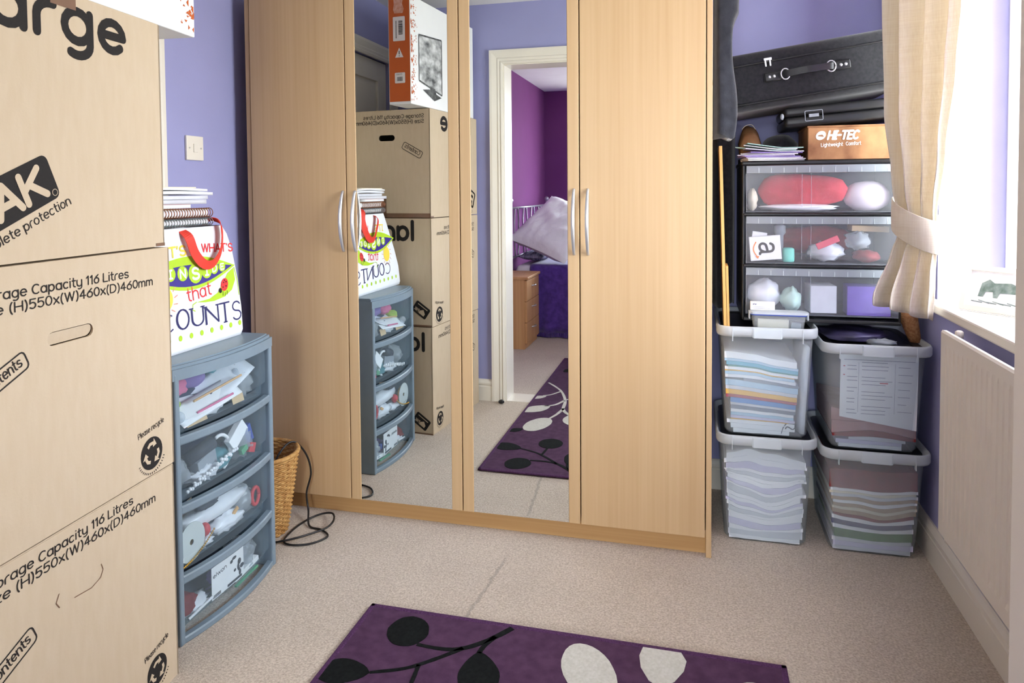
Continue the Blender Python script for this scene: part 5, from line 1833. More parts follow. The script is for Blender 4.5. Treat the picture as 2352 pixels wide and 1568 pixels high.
lf.make('letter_print', M_INK, gc, lambda u, v: gM @ Vector((u, -.0068, v)))
Flat().stroke([(-.030 - .010 * math.sin(R(a)), -.026 + .05 * a / 180) for a in range(0, 181, 20)], .004).poly([(-.036, -.026), (-.022, -.026), (-.027, -.036)]).make('arrow_print', mat('orange_print', (236, 130, 50), .5, .3), gc, lambda u, v: gM @ Vector((u, -.0068, v)))
block('small_carton', (.215, 2.66, zb + .075), (.05, .02, .06), (0, 8, 0), M_PAPER, 'white card box behind the gift card packet', 'box', GT)
tag(Geo().lathe((.315, 2.66, zb), [(.018, 0), (.02, .004), (.02, .045), (.014, .05)], 16).make('bottle', mat('aqua_plastic', (120, 216, 196), .4, .4, var=.03), None, True), 'small aqua bottle beside the gift card packet', 'bottle', GT)
tag(Geo().lathe((.29, 2.70, zb), [(.012, 0), (.013, .09), (.02, .10), (.02, .125), (.008, .13)], 12).make('bottle', C_GREYB, None, True), 'tall grey bottle behind the aqua bottle', 'bottle', GT)
block('eraser', (.437, 2.625, zb + .072), (.075, .012, .022), (0, -24, 0), mat('pink_bar', (226, 88, 110), .6, .3, var=.03), 'pink bar held high in the middle tower drawer', 'bar', GT)
lump('cloth_bundle', (.44, 2.70, zb + .035), (.06, .05, .034), M_GREYPAPER, 25, .35, 3, 'grey tissue under the pink bar', 'cloth', GT, floor=zb)
lump('cloth_bundle', (.57, 2.68, zb + .022), (.045, .05, .022), C_MAROON, 26, label='dark red pouch in the middle tower drawer', cat='pouch', group=GT, floor=zb)
lump('plastic_bag', (.545, 2.69, zb + .075), (.04, .05, .03), C_CLEARBAG, 27, .35, 3, 'clear plastic bag over the dark red pouch', 'bag', GT)
block('small_carton', (.59, 2.75, zb + .115), (.12, .08, .02), (0, 2, 0), C_TANCARD, 'tan card box near the top of the middle tower drawer', 'box', GT)
lump('cloth_bundle', (.42, 2.78, zb + .07), (.14, .05, .05), C_MAROON, 28, label='plum cloth at the back of the middle tower drawer', cat='cloth', group=GT, floor=zb)
zb = TZ[0][0] + .005
lump('plastic_bag', (.235, 2.68, zb + .06), (.055, .05, .055), C_WHITEP, 31, .2, 2, 'white carrier bag in the bottom tower drawer', 'bag', GT, floor=zb)
lump('plastic_bag', (.325, 2.67, zb + .045), (.035, .05, .04), mat('mint_cloth', (196, 226, 214), .6, .3, var=.04), 32, .3, 2.5, 'pale mint bundle in the bottom tower drawer', 'cloth', GT, floor=zb)
block('small_carton', (.425, 2.69, zb + .05), (.085, .1, .095), (0, 0, 4), M_GREYPAPER, 'grey carton in the bottom tower drawer', 'box', GT)
block('small_carton', (.57, 2.67, zb + .05), (.135, .09, .10), (0, 0, -2), C_PURPLE, 'purple carton in the bottom tower drawer', 'box', GT)

# ------------------------------------------------------------------ small things standing on the bin lids
ZLID = ZL2 + .388 - .014
fcn = thing('food_container', 'clear clip-lid food container on the bin lid before the black tower', 'container', (.272, 2.555, ZLID))
cy0, cy1 = 2.540, 2.592
g = Geo()


def rr3(x0, x1, y0, y1, z, r):
    return [(x, y, z) for x, y in rrect(x0, x1, y0, y1, r, 3)]


g.loft([rr3(.192, .352, cy0 + .004, cy1, ZLID + .0005, .012), rr3(.184, .36, cy0, cy1, ZLID + .05, .014), rr3(.186, .358, cy0 + .002, cy1 - .002, ZLID + .05, .013), rr3(.194, .35, cy0 + .006, cy1 - .002, ZLID + .003, .011)])
g.make('tub', M_BIN, fcn, True)
Geo().loft([rr3(.182, .362, cy0 - .002, cy1 + .001, ZLID + .0505, .014), rr3(.182, .362, cy0 - .002, cy1 + .001, ZLID + .054, .014)]).make('seal', C_BLUE, fcn)
Geo().loft([rr3(.179, .365, cy0 - .004, cy1 + .002, ZLID + .0545, .016), rr3(.179, .365, cy0 - .004, cy1 + .002, ZLID + .062, .016), rr3(.19, .354, cy0 + .004, cy1 - .004, ZLID + .064, .012)]).make('tub_lid', M_BINRIM, fcn)
for x in (.176, .364):
    box('side_clip', (x, x + .005, cy0 + .012, cy1 - .012, ZLID + .035, ZLID + .062), M_BINRIM, fcn, r=.0015)
block('sachet', (.255, 2.566, ZLID + .022), (.10, .03, .03), (0, 0, 0), M_CREAM, 'pale packet inside the clip-lid food container', 'packet')
block('sachet', (.328, 2.566, ZLID + .016), (.032, .03, .022), (0, 6, 0), C_GREYB, 'grey packet inside the clip-lid food container', 'packet')
lb = thing('medicine_box', 'slim white printed box resting on the food container lid', 'box', (.215, 2.575, ZLID + .065))
box('carton', (.182, .262, 2.568, 2.588, ZLID + .0645, ZLID + .092), M_PAPER, lb, r=.001)
Flat().text('whw', .190, ZLID + .082, .004, .012, .3).rect(.19, .245, ZLID + .070, ZLID + .0712).rect(.19, .235, ZLID + .0745, ZLID + .0755).make('print', M_PRINT, lb, on_y_front(2.5676))

ZLIDR = ZR2 + .366 - .014
lump('plastic_bag', (.53, 2.70, ZLIDR + .018), (.11, .11, .02), mat('dark_purple_polythene', (84, 78, 120), .35, .5, rgb2=(48, 46, 62), scale=(14, 14, 14)), 41, .3, 3, 'crumpled dark purple bag between bin lid and black tower', 'bag', floor=ZLIDR + .0005)
lump('plastic_bag', (.60, 2.585, ZLIDR + .010), (.045, .03, .011), C_GREYB, 42, .4, 3, 'grey film scrap on the lid of the printed sheet bin', 'bag', floor=ZLIDR + .0005)
g = Geo()
rings = []
for t, w, dpt in ((0, .018, .016), (.2, .022, .02), (.5, .026, .024), (.8, .030, .026), (1, .028, .024)):
    rings.append([(.722 - .028 * t + w * math.cos(a), 2.66 + dpt * math.sin(a), ZLIDR + .0005 + .105 * t) for a in (2 * math.pi * i / 12 for i in range(12))])
tag(g.loft(rings).make('cork_block', mat('cork', (176, 128, 88), .85, .2, rgb2=(138, 92, 58), scale=(120, 120, 120), bump=.5, bscale=240), None, True), 'rough brown cork block on the bin lid under the curtain', 'cork')

# ------------------------------------------------------------------ boards, dark clothes beside the wardrobe
for nm, x0_, x1_, dx, y0_, y1_, h_, lb_ in (('timber_board', .094, .104, -.018, 2.553, 2.70, .63, 'tall thin pine board leaning on edge beside the wardrobe'), ('timber_board', .1055, .1135, -.006, 2.553, 2.66, .215, 'short pine offcut leaning against the tall board')):
    g = Geo()
    vs = [(x0_, y0_, ZLID + .0005), (x1_, y0_, ZLID + .0005), (x1_, y1_, ZLID + .0005), (x0_, y1_, ZLID + .0005)]
    vs += [(x + dx, y, z + h_) for x, y, z in vs]
    g.add(vs, [(0, 3, 2, 1), (4, 5, 6, 7), (0, 1, 5, 4), (1, 2, 6, 5), (2, 3, 7, 6), (3, 0, 4, 7)])
    tag(g.make(nm, M_PINE), lb_, 'board', 'boards leaning by the wardrobe')


def garment(name, x0_, x1_, y0_, y1_, z0_, z1_, material, label, cat, seed, folds=5, bulge=None, n=28):
    """Hanging cloth: closed cross section with folds that deepen towards the hem."""
    rings = []
    NZ = 24
    for k in range(NZ + 1):
        t = k / NZ
        z = z0_ + (z1_ - z0_) * t
        dpth = .25 + .75 * (1 - t)
        ring = []
        for i in range(n):
            a = 2 * math.pi * i / n
            ex = math.copysign(abs(math.cos(a)) ** .7, math.cos(a))
            ey = math.copysign(abs(math.sin(a)) ** .7, math.sin(a))
            fr = 1 - .16 * dpth * (.5 + .5 * math.sin(a * folds + seed + t * 1.5)) + .06 * noise.noise(Vector((a, t * 6, seed)))
            hx, hy = (x1_ - x0_) / 2, (y1_ - y0_) / 2
            x = (x0_ + x1_) / 2 + hx * ex * (fr if ex > 0 else 1)
            y = (y0_ + y1_) / 2 + hy * ey * fr
            if bulge:
                x += bulge(t) * max(0, ex)
            ring.append((x, y, z + .01 * math.sin(a * 3 + seed) * (1 - t)))
        rings.append(ring)
    o = tag(Geo().loft(rings).make(name, material, None, True), label, cat)
    return o


jk = garment('jacket', .054, .126, 2.435, 2.58, 1.405, 1.985, M_JACKET, 'dark grey jersey jacket hanging on the end of the wardrobe', 'jacket', 1.3,
             bulge=lambda t: .010 * math.sin(t * 9) + .012 * math.exp(-((t - .72) / .05) ** 2) + .012 * math.exp(-((t - .83) / .04) ** 2))
hk = Geo().tube(smooth_path([(.085, 2.50, 1.975), (.085, 2.50, 2.005), (.07, 2.50, 2.018), (.045, 2.50, 2.014), (.040, 2.50, 2.003)], 5), .003, 8)
hk.make('hanger_hook', M_STEEL, jk, True)
gm = garment('long_garment', .0535, .142, 2.715, 2.965, .80, 1.45, M_BLACKCLOTH, 'long black garment hanging behind the pine boards', 'garment', 4.1, 7)
Geo().tube(smooth_path([(.085, 2.84, 1.44), (.085, 2.84, 1.462), (.075, 2.84, 1.472), (.062, 2.84, 1.466), (.0515, 2.84, 1.466)], 5), .003, 8).make('hanger_hook', M_STEEL, gm, True)

# ------------------------------------------------------------------ on top of the black tower
GE = 'envelopes on the black tower'
ecol = [(M_PAPER, 'white'), (M_PAPER, 'white'), (M_LILACP, 'lilac'), (mat('violet_paper', (150, 132, 196), .7, .2, var=.04), 'violet'), (M_LILACP, 'lilac'), (M_PAPER, 'white'), (mat('violet_paper', (150, 132, 196)), 'violet'), (M_LILACP, 'lilac'), (mat('mint_paper', (166, 198, 190), .7, .2, var=.04), 'mint green'), (M_PAPER, 'white'), (mat('mint_paper', (166, 198, 190)), 'mint green')]
z = TZ1 + .0008
for k, (mt, nm) in enumerate(ecol):
    t = .0042
    g = Geo()
    a = R(rnd.uniform(-13, 13) - (10 if k > 7 else 0))
    w, dd = rnd.uniform(.175, .20), .11
    cx, cyy = .252 + rnd.uniform(-.012, .012), 2.668 + rnd.uniform(-.006, .006)
    N_ = 8
    vs, fs = [], []
    for i in range(N_ + 1):
        for j in range(2):
            for tp in range(2):
                u, v = (i / N_ - .5) * w, (j - .5) * dd
                zz_ = z + tp * (t - .0012) + .03 * max(0, .1 - (u / w)) * (k / 10) * (1 if k > 6 else .3)
                vs.append((cx + u * math.cos(a) - v * math.sin(a), cyy + u * math.sin(a) + v * math.cos(a), zz_))
    for i in range(N_):
        q, r_ = i * 4, i * 4 + 4
        fs += [(q, r_, r_ + 1, q + 1), (q + 2, q + 3, r_ + 3, r_ + 2), (q, q + 2, r_ + 2, r_), (q + 1, r_ + 1, r_ + 3, q + 3)]
    fs += [(0, 1, 3, 2), (N_ * 4, N_ * 4 + 2, N_ * 4 + 3, N_ * 4 + 1)]
    tag(obj('envelope', vs, fs, mt), '%s envelope, %s up in the pile on top of the black tower' % (nm, ORD[k]), 'envelope', GE)
    z += t
M_SHOEBOX = mat('printed_brown_carton', (190, 142, 98), .6, .3, rgb2=(120, 78, 50), scale=(9, 9, 7), detail=5)
sb = thing('shoe_box', 'brown printed shoe box with white lettering on the black tower', 'box', (.53, 2.73, TZ1 + .0005))
bx0, bx1, byf, byb, bz0, bz1 = .370, .692, 2.612, 2.85, TZ1 + .0006, TZ1 + .116
Geo().rbox(bx0, bx1, byf, byb, bz0, bz1 - .002, r=.002).make('carton', M_SHOEBOX, sb)
Geo().rbox(bx0 - .003, bx1 + .003, byf - .003, byb + .003, bz1 - .006, bz1, r=.0015).make('lid', M_SHOEBOX, sb)
fl = Flat().disc((.408, bz0 + .082), .0155, .0155, 22)
fl.text('HI-TEC', .433, bz0 + .069, .019, .093, .36)
fl.make('lettering', M_BWHITE, sb, lambda u, v: (u + .22 * (v - bz0 - .07), byf - .0008, v))
fl = Flat().poly([(.399, bz0 + .083), (.418, bz0 + .079), (.412, bz0 + .085)]).stroke([(.400, bz0 + .081), (.416, bz0 + .079)], .003)
fl.make('badge_print', M_SHOEBOX, sb, lambda u, v: (u + .22 * (v - bz0 - .07), byf - .0016, v))
Flat().text('Lightweight', .412, bz0 + .044, .008, .068, .2, .03).text('Comfort', .490, bz0 + .047, .008, .046, .2, .03).make('small_print', M_BWHITE, sb, lambda u, v: (u, byf - .0008, v))
# brown shoe and black bag, behind the envelopes
M_TANLEATHER = mat('tan_suede', (172, 128, 88), .8, .3, rgb2=(138, 96, 62), scale=(24, 24, 24), bump=.3, bscale=120)
sh = thing('suede_boot', 'tan suede boot wedged behind the envelopes on the black tower', 'boot', (.19, 2.80, TZ1))
rings = []
for k in range(13):
    t = k / 12
    y = 2.735 + .2 * t
    w = .040 * (math.sin(math.pi * (.30 + .55 * t)) ** .5)
    hgt = .085 + .045 * min(1, t * 2.2) + .008 * math.sin(t * 8)
    rings.append([(.193 + w * math.cos(a) * (1 if math.sin(a) < .3 else .8), y, TZ1 + .012 + max(0, hgt * (.5 + .5 * math.copysign(abs(math.sin(a)) ** .5, math.sin(a))))) for a in (2 * math.pi * i / 16 for i in range(16))])
Geo().loft(rings).make('upper', M_TANLEATHER, sh, True)
rings = []
for k in range(13):
    t = k / 12
    y = 2.73 + .212 * t
    w = .036 * (math.sin(math.pi * (.1 + .82 * t)) ** .5)
    rings.append([(.19 - w, y, TZ1 + .0005), (.19 + w, y, TZ1 + .0005), (.19 + w, y, TZ1 + .014), (.19 - w, y, TZ1 + .014)])
Geo().loft(rings).make('sole', M_BLACK, sh)
band('lace', [(.165, 2.79, TZ1 + .125), (.178, 2.785, TZ1 + .138), (.20, 2.788, TZ1 + .14), (.215, 2.80, TZ1 + .12)], lambda t: Vector((0, 1, 0)), .008, .002, M_CREAM, sh)
lump('soft_bag', (.30, 2.80, TZ1 + .052), (.062, .10, .052), M_BLACKCLOTH, 51, .12, 1.8, 'soft black bag between tan shoe and shoe box', 'bag', floor=TZ1 + .0008)

# black hard case on the shoe box, suitcase on top of it
cz = bz1 + .0015
ca_ = thing('black_case', 'slim black case with a white name tag on the shoe box', 'case', (.50, 2.72, cz))
cM = Matrix.Translation((.295, 2.60, cz - .0065)) @ Matrix.Rotation(-R(4.2), 4, 'Y')
Geo().rbox(0, .40, 0, .26, 0, .034, r=.012, seg=4).xform(cM).make('case_lower', M_BLACK, ca_, True)
Geo().rbox(0, .40, 0, .26, .0345, .068, r=.012, seg=4).xform(cM).make('case_upper', M_BLACK, ca_, True)
fl = Flat()
tg = rrect(.066, .122, .016, .05, .003, 2)
fl.stroke(tg, .0022, False, True)
fl.rect(.078, .11, .028, .039)
fl.make('name_tag', C_GREYB, ca_, lambda u, v: cM @ Vector((u, -.0012, v)))
lump('zip_tassel', (.283, 2.585, cz + .03), (.006, .005, .010), C_GREYB, 61, .3, 3).parent = None
tt = bpy.data.objects['zip_tassel']
tag(tt, 'small grey tassel beside the black case', 'tassel')

sc_ = thing('suitcase', 'large black fabric suitcase tilted on top of the black case', 'suitcase', (.38, 2.72, 1.50))
sM = Matrix.Translation((.084, 2.582, 1.488)) @ Matrix.Rotation(-R(7.6), 4, 'Y')
SWD, SDP, SHT = .59, .36, .20
g = Geo().rbox(0, SWD, 0, SDP, 0, SHT, r=.035, seg=5)
g.xform(sM).make('shell', M_BLACKCLOTH, sc_, True)
for zz_ in (.022, SHT - .045):
    P = [(x, y, zz_) for x, y in rrect(-.001, SWD + .001, -.001, SDP + .001, .036, 5)]
    P.append(P[0])
    Geo().tube([sM @ Vector(p) for p in P], .0032, 6).make('piping', M_BLACK, sc_, True)
fl = Flat()
for base in (.155, .375):
    Geo().rbox(base, base + .055, -.006, 0, .085, .118, r=.005, seg=2).xform(sM).make('handle_mount', M_BLACK, sc_, True)
for cxp in (.172, .187, .398, .413):
    Geo().ball((cxp, -.007, .1015), .0055, .003, .0055, 10, 6).xform(sM).make('rivet', M_STEEL, sc_, True)
for cxp in (.222, .366):
    ring_ = [(cxp + .014 * math.cos(R(a)), -.016, .1015 + .018 * math.sin(R(a))) for a in range(0, 361, 24)]
    Geo().tube([sM @ Vector(p) for p in ring_], .0028, 6).make('handle_ring', M_STEEL, sc_, True)
hp = smooth_path([(.214, -.014, .1015), (.235, -.024, .1015), (.294, -.032, .102), (.353, -.024, .1015), (.374, -.014, .1015)], 5)
band('carry_handle', [sM @ p for p in hp], lambda t: Vector((0, 0, 1)), .022, .006, M_BLACK, sc_)
for cxp in (.165, .180):
    Geo().rbox(cxp - .003, cxp + .003, -.006, -.002, SHT - .062, SHT - .04, r=.0015).xform(sM).make('zip_pull', M_STEEL, sc_)
Geo().rbox(.16, .187, -.006, -.001, SHT - .042, SHT - .032, r=.002).xform(sM).make('zip_slider', M_STEEL, sc_)

# ================================================================== CURTAIN
def curtain_material():
    m = bpy.data.materials.new('slub_silk_curtain')
    m.use_nodes = True
    N, L = m.node_tree.nodes, m.node_tree.links
    b = N['Principled BSDF']
    b.inputs['Roughness'].default_value = .55
    b.inputs['Specular IOR Level'].default_value = .35
    b.inputs['Sheen Weight'].default_value = .3
    tc = N.new('ShaderNodeTexCoord')
    cols = []
    for sc in ((260, 260, 10), (14, 14, 420)):
        mp = N.new('ShaderNodeMapping')
        mp.inputs['Scale'].default_value = sc
        nz = N.new('ShaderNodeTexNoise')
        nz.inputs['Scale'].default_value = 1
        nz.inputs['Detail'].default_value = 3
        L.new(tc.outputs['Object'], mp.inputs[0])
        L.new(mp.outputs[0], nz.inputs['Vector'])
        cols.append(nz.outputs['Fac'])
    ad = N.new('ShaderNodeMath')
    ad.operation = 'ADD'
    L.new(cols[0], ad.inputs[0])
    L.new(cols[1], ad.inputs[1])
    rp = N.new('ShaderNodeValToRGB')
    rp.color_ramp.elements[0].position = .35
    rp.color_ramp.elements[1].position = .62
    hf = N.new('ShaderNodeMath')
    hf.operation = 'MULTIPLY'
    hf.inputs[1].default_value = .5
    L.new(ad.outputs[0], hf.inputs[0])
    L.new(hf.outputs[0], rp.inputs[0])
    rp.color_ramp.elements[0].color = (*lin((224, 214, 198)), 1)
    rp.color_ramp.elements[1].color = (*lin((240, 234, 222)), 1)
    L.new(rp.outputs[0], b.inputs['Base Color'])
    bp = N.new('ShaderNodeBump')
    bp.inputs['Strength'].default_value = .25
    bp.inputs['Distance'].default_value = .001
    L.new(ad.outputs[0], bp.inputs['Height'])
    L.new(bp.outputs[0], b.inputs['Normal'])
    tr = N.new('ShaderNodeBsdfTranslucent')
    tr.inputs['Color'].default_value = (*lin((246, 232, 206)), 1)
    mx = N.new('ShaderNodeMixShader')
    mx.inputs[0].default_value = .22
    L.new(b.outputs[0], mx.inputs[1])
    L.new(tr.outputs[0], mx.inputs[2])
    L.new(mx.outputs[0], N['Material Output'].inputs['Surface'])
    return m


M_CURT = curtain_material()


def lerp_tab(tab, z):
    tab = sorted(tab)
    if z <= tab[0][0]:
        return tab[0][1]
    for (a, va), (b, vb) in zip(tab, tab[1:]):
        if z <= b:
            t = (z - a) / (b - a)
            t = t * t * (3 - 2 * t)
            return va + (vb - va) * t
    return tab[-1][1]


LXT = [(2.16, .585), (1.83, .586), (1.484, .597), (1.232, .629), (1.15, .640), (1.08, .641), (1.007, .622), (.84, .560)]
RYT = [(2.16, 2.16), (1.739, 2.20), (1.568, 2.236), (1.331, 2.311), (1.14, 2.377), (1.06, 2.372), (.955, 2.388), (.80, 2.42)]
ct = thing('curtain', 'cream slub silk curtain gathered by a tie-back beside the window', 'curtain', (.655, 2.40, .83))
NS_, NZ_ = 110, 64
NF = 3.5
vs, fs = [], []
for k in range(NZ_ + 1):
    t = k / NZ_
    z0 = .822 + (2.16 - .822) * t
    pinch = math.exp(-((z0 - 1.095) / .10) ** 2)
    amp = .036 * (1 - .55 * pinch) * (1.15 if z0 < 1.0 else 1)
    for i in range(NS_ + 1):
        s = i / NS_
        z = z0 + (.034 * (1 - s) + .006 * math.sin(s * 2 * math.pi * NF)) * max(0, 1 - t * 4)
        lx, ry = lerp_tab(LXT, z0), lerp_tab(RYT, z0)
        A, B = Vector((lx, 2.515)), Vector((.708, ry))
        p = A.lerp(B, s)
        d = (B - A).normalized()
        nn = Vector((-d.y, d.x))
        if nn.y > 0:
            nn = -nn
        ph = 2 * math.pi * NF * (s + .02 * math.sin(z0 * 5)) + .35 * math.sin(z0 * 3.1)
        env = min(1, s * 9, (1 - s) * 9)
        w = amp * env * (math.sin(ph) + .25 * math.sin(2 * ph + 1.1)) * (.75 + .35 * math.sin(s * 5 + 1))
        side = .010 * env * math.cos(ph)
        p = p + nn * (w + .012) + d * side
        vs.append((min(p.x, .712), p.y, z))
for k in range(NZ_):
    for i in range(NS_):
        q = k * (NS_ + 1) + i
        fs.append((q, q + 1, q + NS_ + 2, q + NS_ + 1))
co = obj('curtain_drop', vs, fs, M_CURT, ct, True)
sm_ = co.modifiers.new('cloth_thickness', 'SOLIDIFY')
sm_.thickness = .0018
# tie-back: a stiff band round the gathered cloth, lower towards the wall
path = []
for k in range(40):
    a = 2 * math.pi * k / 40
    c0 = Vector((.668, 2.447))
    ax = Vector((.062, -.135)).normalized()
    ay = Vector((-ax.y, ax.x))
    q = c0 + ax * .098 * math.cos(a) + ay * .052 * math.sin(a)
    q.x = min(q.x, .714)
    path.append((q.x, q.y, 1.118 - .038 * math.cos(a)))
rings = []
for kk, (dz, off) in enumerate(((-.052, .0), (-.050, .003), (0, .005), (.046, .003), (.048, 0))):
    rings.append([(x + (x - .668) * off * 6, y + (y - 2.447) * off * 6, z + dz) for x, y, z in path])
tbk = Geo().loft(rings, False, False).make('tie_back', M_CURT, ct, True, 'tie-back band')
sm_ = tbk.modifiers.new('cloth_thickness', 'SOLIDIFY')
sm_.thickness = .002
pole = thing('curtain_pole', 'white curtain pole over the window', 'curtain pole', (.665, 1.7, 2.17))
Geo().tube([(.655, .95, 2.175), (.655, 2.62, 2.175)], .012, 14).make('rod', M_GLOSS, pole, True)
for y in (.95, 2.62):
    Geo().ball((.655, y, 2.175), .022).make('finial', M_GLOSS, pole, True)
for y in (1.05, 2.58):
    Geo().rbox(.655, XR - .0005, y - .01, y + .01, 2.165, 2.185, r=.003).make('bracket', M_GLOSS, pole)

# framed print standing on the window sill
fp = thing('framed_print', 'small white-framed animal drawing standing on the window sill', 'picture', (.83, 2.29, WZ0))
P0, P1 = Vector((.765, 2.378, WZ0 + .0006)), Vector((.893, 2.222, WZ0 + .0006))
ux = (P1 - P0).normalized()
nb = Vector((ux.y, -ux.x, 0))
if nb.x < 0:
    nb = -nb
uy = (Vector((0, 0, 1)) * math.cos(R(18)) + nb * math.sin(R(18))).normalized()
nf = ux.cross(uy)
wF, hF = (P1 - P0).length, .135


def fpt(u, v, d=0.0):
    return P0 + ux * u + uy * v + nf * d


sgn = 1 if nf.dot(Vector((-1, -.6, 0))) > 0 else -1
g = Geo()
for b in ((0, wF, 0, .014), (0, wF, hF - .014, hF), (0, .014, .014, hF - .014), (wF - .014, wF, .014, hF - .014)):
    gg = Geo().box(b[0], b[1], b[2], b[3], 0, .012)
    g.add([fpt(v.x, v.y, sgn * v.z) for v in gg.v], gg.f)
g.make('picture_frame', M_GLOSS, fp)
gg = Geo().box(.012, wF - .012, .012, hF - .012, 0, .004)
Geo().add([fpt(v.x, v.y, sgn * v.z) for v in gg.v], gg.f).make('picture_sheet', M_PAPER, fp)
M_SKETCH = mat('grey_green_drawing', (92, 112, 104), .7, .2, rgb2=(150, 164, 158), scale=(60, 60, 60), detail=5)
fl = Flat().poly([(.045, .045), (.05, .085), (.07, .098), (.085, .088), (.13, .092), (.165, .08), (.17, .045), (.155, .045), (.15, .062), (.105, .06), (.10, .045), (.088, .045), (.085, .062), (.065, .06), (.06, .045)])
for k in range(6):
    fl.stroke([(.03 + .02 * k, .03 + .004 * (k % 2)), (.06 + .02 * k, .028)], .0025)
fl.make('animal_drawing', M_SKETCH, fp, lambda u, v: fpt(u, v, sgn * .005))

# ================================================================== BEDROOM SEEN IN THE MIRROR
bed = thing('bed', 'double bed with a silver metal headboard against the plum wall', 'bed', (-.52, -1.72, 0))
BX0, BX1, BY0, BY1 = -1.49, .46, -2.42, -1.0
M_DIV = mat('divan_fabric', (96, 86, 110), .9, .1, var=.05)
M_MATT = mat('mattress_white', (232, 230, 236), .85, .1, var=.03)
Geo().rbox(BX0, BX1, BY0, BY1, .06, .36, r=.012, seg=2).make('divan_base', M_DIV, bed)
Geo().rbox(BX0, BX1, BY0, BY1, .361, .60, r=.04, seg=4).make('mattress', M_MATT, bed, True)
for x in (BX0 + .1, BX1 - .1):
    for y in (BY0 + .1, BY1 - .1):
        Geo().lathe((x, y, 0), [(.02, 0), (.024, .06)], 12).make('leg', M_BLACK, bed)
M_SILVER = mat('silver_headboard_metal', (176, 174, 184), .35, .5, metal=.85, var=.04)
hx = -1.525
for y in (BY1 + .0, BY0 - .08):
    Geo().tube([(hx, y, 0), (hx, y, 1.13)], .013, 12).make('headboard_post', M_SILVER, bed, True)
    Geo().ball((hx, y, 1.15), .024).make('post_finial', M_SILVER, bed, True)
for z in (1.085, .66):
    Geo().tube([(hx, BY1, z), (hx, BY0 - .08, z)], .010, 10).make('headboard_rail', M_SILVER, bed, True)
for k in range(9):
    y = BY1 - .12 - k * (BY1 - BY0 - .16) / 8
    s = .03 if k % 2 else -.03
    Geo().tube(smooth_path([(hx, y + s, .66), (hx, y + s * .2, .80), (hx, y, .92), (hx, y + s * .2, 1.0), (hx, y + s, 1.085)], 4), .007, 8).make('headboard_spindle', M_SILVER, bed, True)

M_THROW = mat('purple_velvet', (92, 62, 158), .85, .2, rgb2=(70, 44, 126), scale=(26, 26, 26), bump=.6, bscale=40, sheen=.6, dist=.006)


def cloth_over(name, x0_, x1_, y1_, ztop, drop, material, label, cat, ylim, seed, nx=40):
    vs, fs = [], []
    prof = [(ylim, ztop), (ylim + (y1_ - ylim) * .4, ztop), (y1_ - .05, ztop + .001), (y1_ - .015, ztop - .006), (y1_ + .002, ztop - .03)]
    nd = 10
    for k in range(1, nd + 1):
        prof.append((y1_ + .004 + .012 * k / nd, ztop - .03 - (drop - .03) * k / nd))
    for i in range(nx + 1):
        x = x0_ + (x1_ - x0_) * i / nx
        for j, (y, z) in enumerate(prof):
            q = max(0, (j - 4) / nd)
            vs.append((x, y + q * (.016 + .016 * math.sin(x * 38 + seed + q)), z + (.006 * abs(noise.noise(Vector((x * 5, y * 5, seed)))) if j < 4 else 0)))
    m_ = len(prof)
    for i in range(nx):
        for j in range(m_ - 1):
            q = i * m_ + j
            fs.append((q, q + m_, q + m_ + 1, q + 1))
    o = obj(name, vs, fs, material, None, True)
    s_ = o.modifiers.new('cloth_thickness', 'SOLIDIFY')
    s_.thickness = .004
    s_.offset = 1
    return tag(o, label, cat)


th = cloth_over('bed_throw', -1.36, .44, BY1, .607, .565, M_THROW, 'purple velvet throw draped over the side of the bed', 'throw', -2.35, 2.2, 60)
g = Geo()
for k in range(150):
    x = -1.355 + 1.79 * k / 149
    y = BY1 + .016 + .016 + .016 * math.sin(x * 38 + 3.2)
    g.box(x - .004, x + .004, y - .002, y + .003, .006, .05)
fr_o = g.make('fringe', M_THROW, th)
fr_o['kind'] = 'stuff'


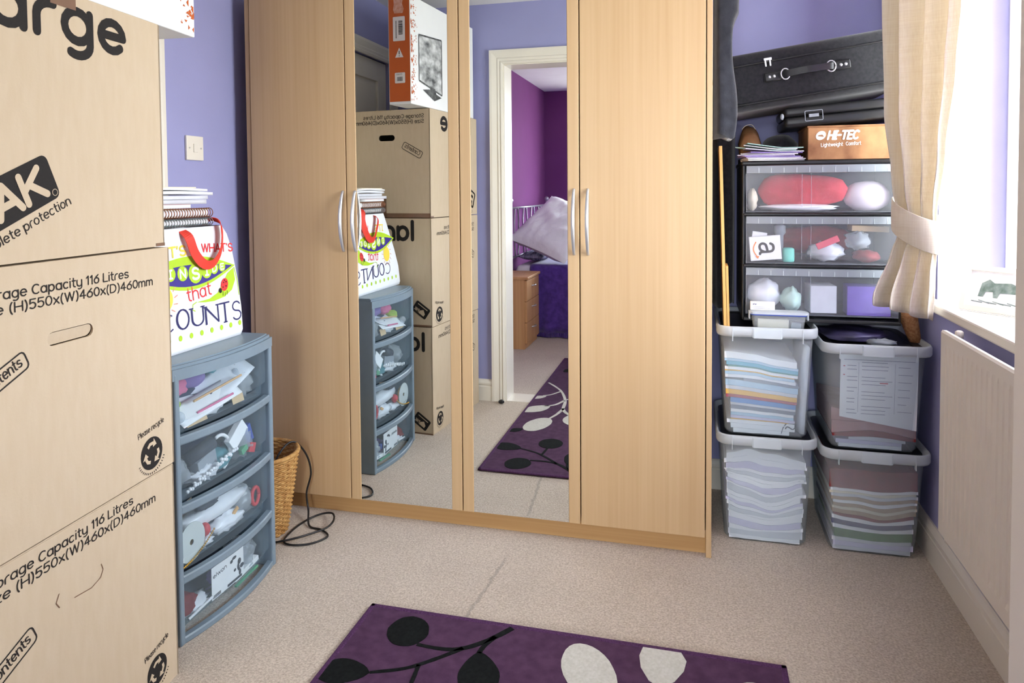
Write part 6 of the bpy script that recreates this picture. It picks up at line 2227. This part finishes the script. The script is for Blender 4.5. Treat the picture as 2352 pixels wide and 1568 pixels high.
def pillow(name, c, size, rot, material, label, cat, seed):
    """Stuffed pillow: thin seamed edge, pulled-out corners, creases running in from the corners."""
    n = 30
    vs, fs = [], []
    for sd in (1, -1):
        for i in range(n + 1):
            for j in range(n + 1):
                u, v = 2 * i / n - 1, 2 * j / n - 1
                x = u * (1 - .07 * (1 - v * v))
                y = v * (1 - .05 * (1 - u * u))
                h = max(0.0, (1 - abs(u) ** 2.6) * (1 - abs(v) ** 2.6)) ** .5
                cr = noise.noise(Vector((u * 2.2 + seed, v * 2.2, sd))) * .30 + noise.noise(Vector((u * 6 + v * 2, v * 3 - u * 2 + seed, sd * 3))) * .16
                vs.append((x * size[0] / 2, y * size[1] / 2, sd * size[2] / 2 * h * (1 + cr * 1.1)))
    m = (n + 1) ** 2
    for i in range(n):
        for j in range(n):
            q = i * (n + 1) + j
            f = (q, q + n + 1, q + n + 2, q + 1)
            fs.append(f)
            fs.append(tuple(m + k for k in reversed(f)))
    g = Geo().add(vs, fs)
    g.xform(Matrix.Translation(c) @ Euler([R(q) for q in rot]).to_matrix().to_4x4())
    return tag(g.make(name, material, None, True), label, cat)


M_PILLOW = mat('pillow_cotton', (240, 240, 246), .85, .15, var=.02, bump=.5, bscale=9, dist=.02)
M_CHECK = mat('grey_patterned_cotton', (150, 146, 172), .85, .15, rgb2=(70, 68, 92), scale=(60, 12, 12), detail=2)
bl_ = pillow('patterned_blanket', (-1.37, -1.36, .66), (.21, .62, .08), (0, 4, 0), M_CHECK, 'grey patterned blanket folded under the white pillow on the bed', 'blanket', 3)
pw_ = pillow('pillow', (-1.19, -1.36, .90), (.56, .80, .24), (-29, 21, 10), M_PILLOW, 'plump white pillow on the bed against the metal headboard', 'pillow', 8)
bl_.location.z = .616
pw_.location.z = .622

nsd = thing('bedside_cabinet', 'beech bedside cabinet with three drawers next to the bed', 'cabinet', (-1.43, -.735, 0))
nx0, nx1, ny0, ny1, nh = -1.585, -1.268, -.925, -.49, .565
Geo().rbox(nx0, nx1 - .018, ny0, ny1, 0.0, nh - .022, r=.002).make('body', M_BEECH, nsd)
Geo().rbox(nx0 - .004, nx1 + .012, ny0 - .008, ny1 + .008, nh - .022, nh, r=.005, seg=3).make('top', M_BEECH, nsd)
for k in range(3):
    z0 = .045 + k * .165
    dwr = Geo().rbox(nx1 - .018, nx1, ny0 + .004, ny1 - .004, z0, z0 + .160, r=.002).make('drawer', M_BEECH, nsd)
    yc_ = (ny0 + ny1) / 2
    Geo().tube([(nx1 + .024 * math.sin(math.pi * i / 10) - .001, yc_ - .05 + .1 * i / 10, z0 + .105) for i in range(11)], .005, 8).make('handle', M_STEEL, dwr, True)
